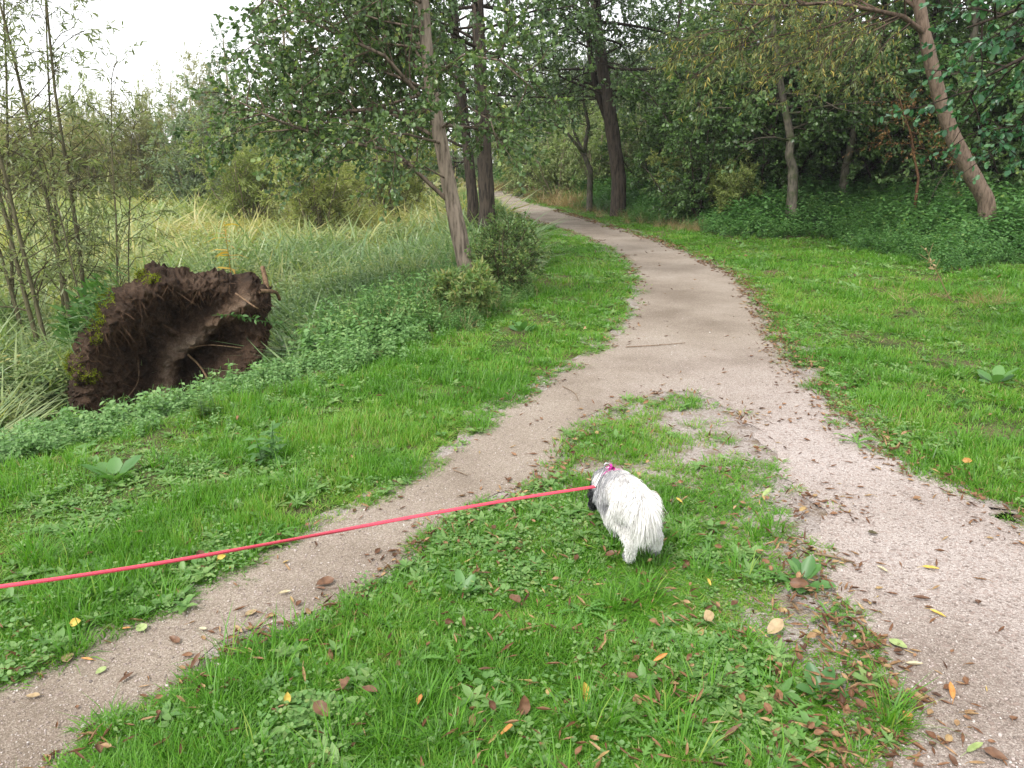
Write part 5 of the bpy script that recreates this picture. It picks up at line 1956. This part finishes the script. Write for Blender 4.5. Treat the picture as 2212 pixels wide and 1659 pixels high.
def build_fallen_leaves():
    rng = np.random.default_rng(601)
    mats = {k: plain_mat('fallen_%s_leaf' % k, v, 40, .5, .35, .002) for k, v in LEAF_COL.items()}
    forms = {}

    def form(c, narrow, v):
        if (c, narrow, v) not in forms:
            forms[(c, narrow, v)] = dead_leaf(rng, .085, .022 if narrow else .052, mats[c], 'fallen_leaf', rng.uniform(.15, .55), narrow)
        return forms[(c, narrow, v)]
    L = [
        ('brown', 0, 702, 1255, 1.2, 'curled brown leaf lying alone in the middle of the main gravel path'), ('brown', 1, 693, 1268, .9, 'narrow brown leaf touching the curled brown leaf in the middle of the path'),
        ('pale', 1, 615, 1277, .8, 'narrow pale leaf on the main path left of the curled brown leaf'), ('brown', 1, 602, 1342, .8, 'narrow brown leaf on the main path near the wedge of grass'),
        ('tan', 1, 515, 1357, 1, 'narrow tan leaf on the gravel beside the wedge of grass'), ('brown', 0, 560, 1362, .9, 'crumpled brown leaf at the lower edge of the main path'),
        ('tan', 0, 542, 1319, .8, 'tan leaf flat in the middle of the lower main path'), ('pale', 0, 437, 1354, .5, 'tiny pale leaf in the middle of the lower main path'),
        ('brown', 0, 376, 1379, .8, 'reddish brown leaf pressed flat on the lower main path'), ('green', 0, 305, 1352, 1, 'pale green leaf at the left verge edge of the lower main path'),
        ('orange', 1, 270, 1354, .7, 'narrow orange leaf next to the pale green leaf on the path edge'), ('yellow', 0, 167, 1357, .8, 'yellow leaf in the grass at the left path edge'),
        ('tan', 0, 145, 1417, 1, 'rounded tan leaf at the path edge, lower left'), ('tan', 1, 95, 1422, 1, 'long tan leaf beside the rounded tan leaf, lower left'),
        ('brown', 0, 40, 1454, 1.2, 'large brown leaf at the path edge near the left picture border'), ('green', 0, 217, 1444, .65, 'small round green leaf on the gravel, lower left'),
        ('brown', 1, 425, 1442, 1, 'narrow brown leaf at the tip of a grass bunch by the lower path'), ('brown', 1, 272, 1460, .9, 'brown leaf in the middle of the path, lower left'),
        ('orange', 1, 187, 1420, .7, 'small orange leaf right of the rounded tan leaf'), ('tan', 0, 70, 1499, .7, 'small tan leaf on the gravel near the bottom left corner'),
        ('yellow', 0, 480, 1214, .7, 'yellow leaf under the lead at the left path edge'), ('yellow', 1, 500, 1222, .7, 'narrow yellow leaf just right of the yellow leaf under the lead'),
        ('brown', 0, 432, 1210, .9, 'brown leaf in the grass below the lead'), ('yellow', 0, 622, 1522, .6, 'small yellow leaf standing in the grass of the wedge, left of centre'),
        ('brown', 0, 697, 1549, 1.1, 'broad brown leaf in the grass at the bottom, left of centre'), ('brown', 0, 800, 1507, .9, 'brown curled leaf in the grass right of the broad brown leaf'),
        ('orange', 1, 907, 1529, 1.1, 'long orange brown leaf in the wedge grass near the bottom centre'), ('brown', 0, 747, 1492, .9, 'brown leaf half sunk in the grass above the broad brown leaf'),
        ('brown', 1, 1005, 1357, 1, 'narrow brown leaf in the wedge grass above the pale weed rosette'), ('orange', 0, 1097, 1592, .9, 'orange leaf in the grass near the bottom centre'),
        ('yellow', 0, 1261, 1509, 1.0, 'bright yellow leaf standing upright in the grass, bottom centre'), ('dark', 0, 1886, 1149, .8, 'dark olive leaf lying alone on the side path'),
        ('yellow', 1, 2011, 1224, 1.1, 'long yellow leaf on the side path'), ('pale', 1, 1906, 1227, .9, 'narrow whitish leaf left of the long yellow leaf'),
        ('yellow', 1, 2026, 1322, 1, 'yellow brown leaf on the side path below the long yellow leaf'), ('green', 0, 1941, 1387, 1.1, 'pale green leaf among brown litter on the side path edge'),
        ('tan', 0, 1673, 1367, 1.2, 'large round tan leaf in the worn grass left of the side path'), ('tan', 0, 1531, 1344, 1, 'tan leaf in the grass below the dog'),
        ('pale', 1, 1976, 1432, .9, 'whitish narrow leaf below the pale green leaf on the side path edge'), ('orange', 0, 1961, 1544, .8, 'orange leaf at the edge of the side path, lower right'),
        ('green', 1, 2106, 1614, 1.2, 'long pale green leaf on the side path in the bottom right corner'), ('brown', 0, 2151, 1627, 1, 'brown leaf on the gravel in the bottom right corner'),
        ('brown', 0, 1726, 1274, 1.2, 'broad brown leaf beside the dock plant at the side path'), ('yellow', 1, 1466, 1092, .9, 'yellow curved leaf in the grass right of the dog'),
        ('orange', 0, 2088, 1004, .8, 'orange leaf in the grass of the right verge'), ('green', 0, 1656, 1074, 1.0, 'pale green leaf lying on the gravel fringe above right of the dog'),
        ('brown', 1, 1583, 1599, 1.2, 'narrow brown leaf in the grass at the bottom, right of centre'), ('brown', 0, 1131, 1537, 1, 'brown leaf in the grass left of the upright yellow leaf'),
        ('brown', 0, 1321, 1209, .9, 'brown leaf in the grass left of the dog feet'), ('tan', 0, 1561, 1499, 1, 'two toned tan leaf in the grass near the bare soil patch'),
        ('orange', 1, 2056, 1489, 1.2, 'narrow reddish leaf on the side path, lower right'), ('brown', 1, 1991, 1289, 1.2, 'long brown leaf among the litter on the side path'),
        ('orange', 1, 1426, 1434, .9, 'small orange brown leaf in the grass below the dog feet'), ('brown', 0, 1113, 1309, 1.1, 'brown curled leaf in the grass at the middle of the wedge'),
        ('yellow', 0, 1530, 1270, .5, 'tiny yellow leaf in the grass right of the dog feet')]
    for i, (c, nar, zx, zy, s, lab) in enumerate(L):
        p = plane(zx, zy, .02)
        onp = bool(inside(np.array([p]), PATH)[0])
        me = form(c, nar, i % 2)
        o = link('fallen_leaf', me, None, (p[0], p[1], .012 if onp else .045))
        tilt = .12 if onp else .45
        o.rotation_euler = (rng.normal(0, tilt), rng.normal(0, tilt), rng.uniform(0, 6.28))
        if 'upright' in lab or 'standing' in lab:
            o.rotation_euler = (1.2, .1, .3)
        o.scale = (s * .72,) * 3
        tag(o, lab, 'leaf', 'fallen leaves')


def lobed_leaf(g, base, az, L, W, rng, rnd, el):
    """a toothed dandelion blade along a rising and drooping midrib"""
    n = 7
    d = np.array((math.cos(az), math.sin(az), 0))
    s = np.array((-math.sin(az), math.cos(az), 0))
    mid = []
    for i in range(n + 1):
        t = i / n
        mid.append(base + d * L * t + np.array((0, 0, L * (el * t - .75 * el * t * t))) + s * .03 * L * math.sin(t * 3))
    V, F = [], []
    for i in range(n + 1):
        t = i / n
        w = W * (.12 + .88 * math.sin(math.pi * min(1, t * .95 + .02)) ** .8) * .5
        V += [mid[i] - s * w * .35, mid[i], mid[i] + s * w * .35]
    for i in range(n):
        a, b = i * 3, i * 3 + 3
        F += [(a, a + 1, b + 1, b), (a + 1, a + 2, b + 2, b + 1)]
    g.add(V, F, rnd)
    T, FT = [], []
    for i in range(1, n):
        t = (i + .5) / n
        w = W * (.25 + .75 * t) * .5
        for sg in (-1, 1):
            m = mid[i]
            q = len(T)
            T += [m + sg * s * w * .15, mid[min(i + 1, n)] + sg * s * w * .15, m + sg * s * w * rng.uniform(.85, 1.2) - d * L * .02 + np.array((0, 0, .004))]
            FT.append((q, q + 1, q + 2) if sg < 0 else (q, q + 2, q + 1))
    g.add(T, FT, rnd)


def build_weed_plants():
    rng = np.random.default_rng(611)
    M = leaf_mat('dandelion_leaf', [(.06, .17, .03), (.12, .28, .05), (.20, .36, .09)], .35, .45, .4, False, .7)
    M2 = leaf_mat('dock_leaf', [(.05, .14, .04), (.10, .23, .06), (.17, .32, .10)], .3, .4, .45, False, .7)
    for zx, zy, L, n, lab in ((985, 1440, .15, 11, 'pale rosette of toothed leaves in the middle of the wedge grass'), (1690, 1262, .12, 9, 'toothed rosette between the dog and the dock plant'),
                              (1600, 1460, .13, 10, 'toothed rosette in the grass below the large round tan leaf'), (1790, 1340, .11, 9, 'toothed rosette at the worn edge of the side path'),
                              (1420, 1600, .14, 10, 'toothed rosette at the bottom edge, right of the upright yellow leaf'), (1700, 1560, .13, 10, 'toothed rosette beside the bare soil patch'),
                              (1260, 1330, .12, 9, 'toothed rosette in the grass left below the dog'), (1100, 1480, .10, 8, 'small toothed rosette right of the pale rosette'),
                              (1850, 960, .16, 9, 'toothed rosette in the right verge close to the path'), (2060, 880, .17, 9, 'pale toothed rosette further out on the right verge'),
                              (590, 1165, .13, 9, 'toothed rosette on the left verge just above the lead'), (330, 1130, .15, 9, 'toothed rosette on the left verge, well left of the lead hook'),
                              (840, 1560, .12, 9, 'toothed rosette at the bottom, left of the long orange brown leaf')):
        p = plane(zx, zy)
        g = Geo()
        L = L * .85
        for k in range(n):
            lobed_leaf(g, np.array((0, 0, .01)), k * 2.4 + rng.normal(0, .2), L * rng.uniform(.65, 1.1), L * .26, rng, np.clip(rng.normal(.5, .2), 0, 1), rng.uniform(.35, .9))
        o = g.build('dandelion', M, None, (p[0], p[1], h1(*p)))
        tag(o, lab, 'weed', 'dandelions in the grass')
    for zx, zy, L, n, lab in ((1735, 1262, .095, 9, 'broad leaved dock plant at the edge of the side path'), (1775, 1500, .085, 8, 'dock plant with rounded leaves beside the bare soil patch'),
                              (1000, 1290, .09, 7, 'low plantain in the wedge grass left of the dog'), (2150, 830, .15, 8, 'broad leaved dock near the right picture border'),
                              (1130, 720, .18, 8, 'pale broad leaved plant on the left verge beside the bend'), (245, 1040, .15, 8, 'broad leaved plant at the upper edge of the left verge')):
        p = plane(zx, zy)
        g = Geo()
        a = np.arange(n) * 2.4
        el = rng.uniform(.2, .9, n)
        D = np.c_[np.cos(a) * np.cos(el), np.sin(a) * np.cos(el), np.sin(el)]
        N = np.c_[-np.cos(a) * np.sin(el), -np.sin(a) * np.sin(el), np.cos(el)] + rng.normal(0, .15, (n, 3))
        base = D * L * .25
        g.segs(np.zeros((n, 3)) + (0, 0, .005), base + (0, 0, .005), np.full(n, .003), np.full(n, .002), .3)
        g.leaves(base, D, N, L * rng.uniform(.7, 1.1, n), L * .55 * rng.uniform(.8, 1.1, n), S_ROUND, np.clip(rng.normal(.5, .2, n), 0, 1))
        o = g.build('dock_plant', M2, None, (p[0], p[1], h1(*p)))
        tag(o, lab, 'weed', 'docks and plantains')
    # blue green nettle on the left verge
    me = herb(rng, .22, 6, .10, .045, M_nettle, 'nettle', 3, .05)
    p = plane(580, 1000)
    tag(link('nettle_plant', me, None, (p[0], p[1], h1(*p))), 'lone bluish nettle standing in the left verge below the root plate', 'nettle')
    # dry stalk with a few leaves on the right verge
    rng = np.random.default_rng(612)
    b = ground(2057, 655)
    Y = b[1]
    Q = smooth_line([b, aty(2040, 622, Y), aty(2025, 590, Y), aty(2010, 562, Y), aty(2000, 535, Y)], .03)
    g = Geo()
    g.tube(Q, np.linspace(.007, .003, len(Q)), 5, .45)
    for (pa, pb) in (((2012, 566), (1985, 548)), ((2006, 552), (2016, 525)), ((2002, 542), (1988, 530)), ((2020, 582), (2030, 560))):
        g.tube([aty(*pa, Y), aty(*pb, Y)], [.004, .002], 4, .5)
    m = 14
    g.leaves(Q[rng.integers(len(Q) // 2, len(Q), m)], rng.normal(0, 1, (m, 3)) + (0, 0, -.4), rdir(rng, m), .07, .022, S_OVAL, np.full(m, 1.0))
    tag(g.build('dry_stalk', M_straw), 'tall dry stalk leaning left on the right verge', 'stalk')
    # sticks and twigs
    M_stick = bark_mat('stick_bark', (.10, .065, .04), (.30, .21, .14), 20, .4, .003)
    for pts, r, lab in (([(1757, 1203), (1800, 1210), (1845, 1222)], .006, 'bare brown stick lying on the litter beside the side path'), ([(1352, 753), (1420, 749), (1480, 744)], .005, 'thin dark twig lying across the main path'),
                        ([(1215, 838), (1240, 852), (1250, 870)], .003, 'small twig on the main path above the tip of the wedge'), ([(980, 1020), (1010, 1032)], .003, 'short twig on the main path near the left verge'),
                        ([(1120, 1085), (1150, 1075), (1172, 1079)], .003, 'short twig on the main path behind the lead')):
        P = [np.array((*plane(*q), .010 + r)) for q in pts]
        if len(P) > 2:
            P = smooth_line(P, .03)
        g = Geo()
        g.tube(P, np.linspace(r, r * .6, len(P)), 6)
        g.segs([P[len(P) // 2]], [P[len(P) // 2] + np.array((.04, .03, .004))], [r * .5], [r * .3])
        tag(g.build('stick', M_stick), lab, 'stick', 'sticks on the gravel')


build_fallen_leaves()
build_weed_plants()
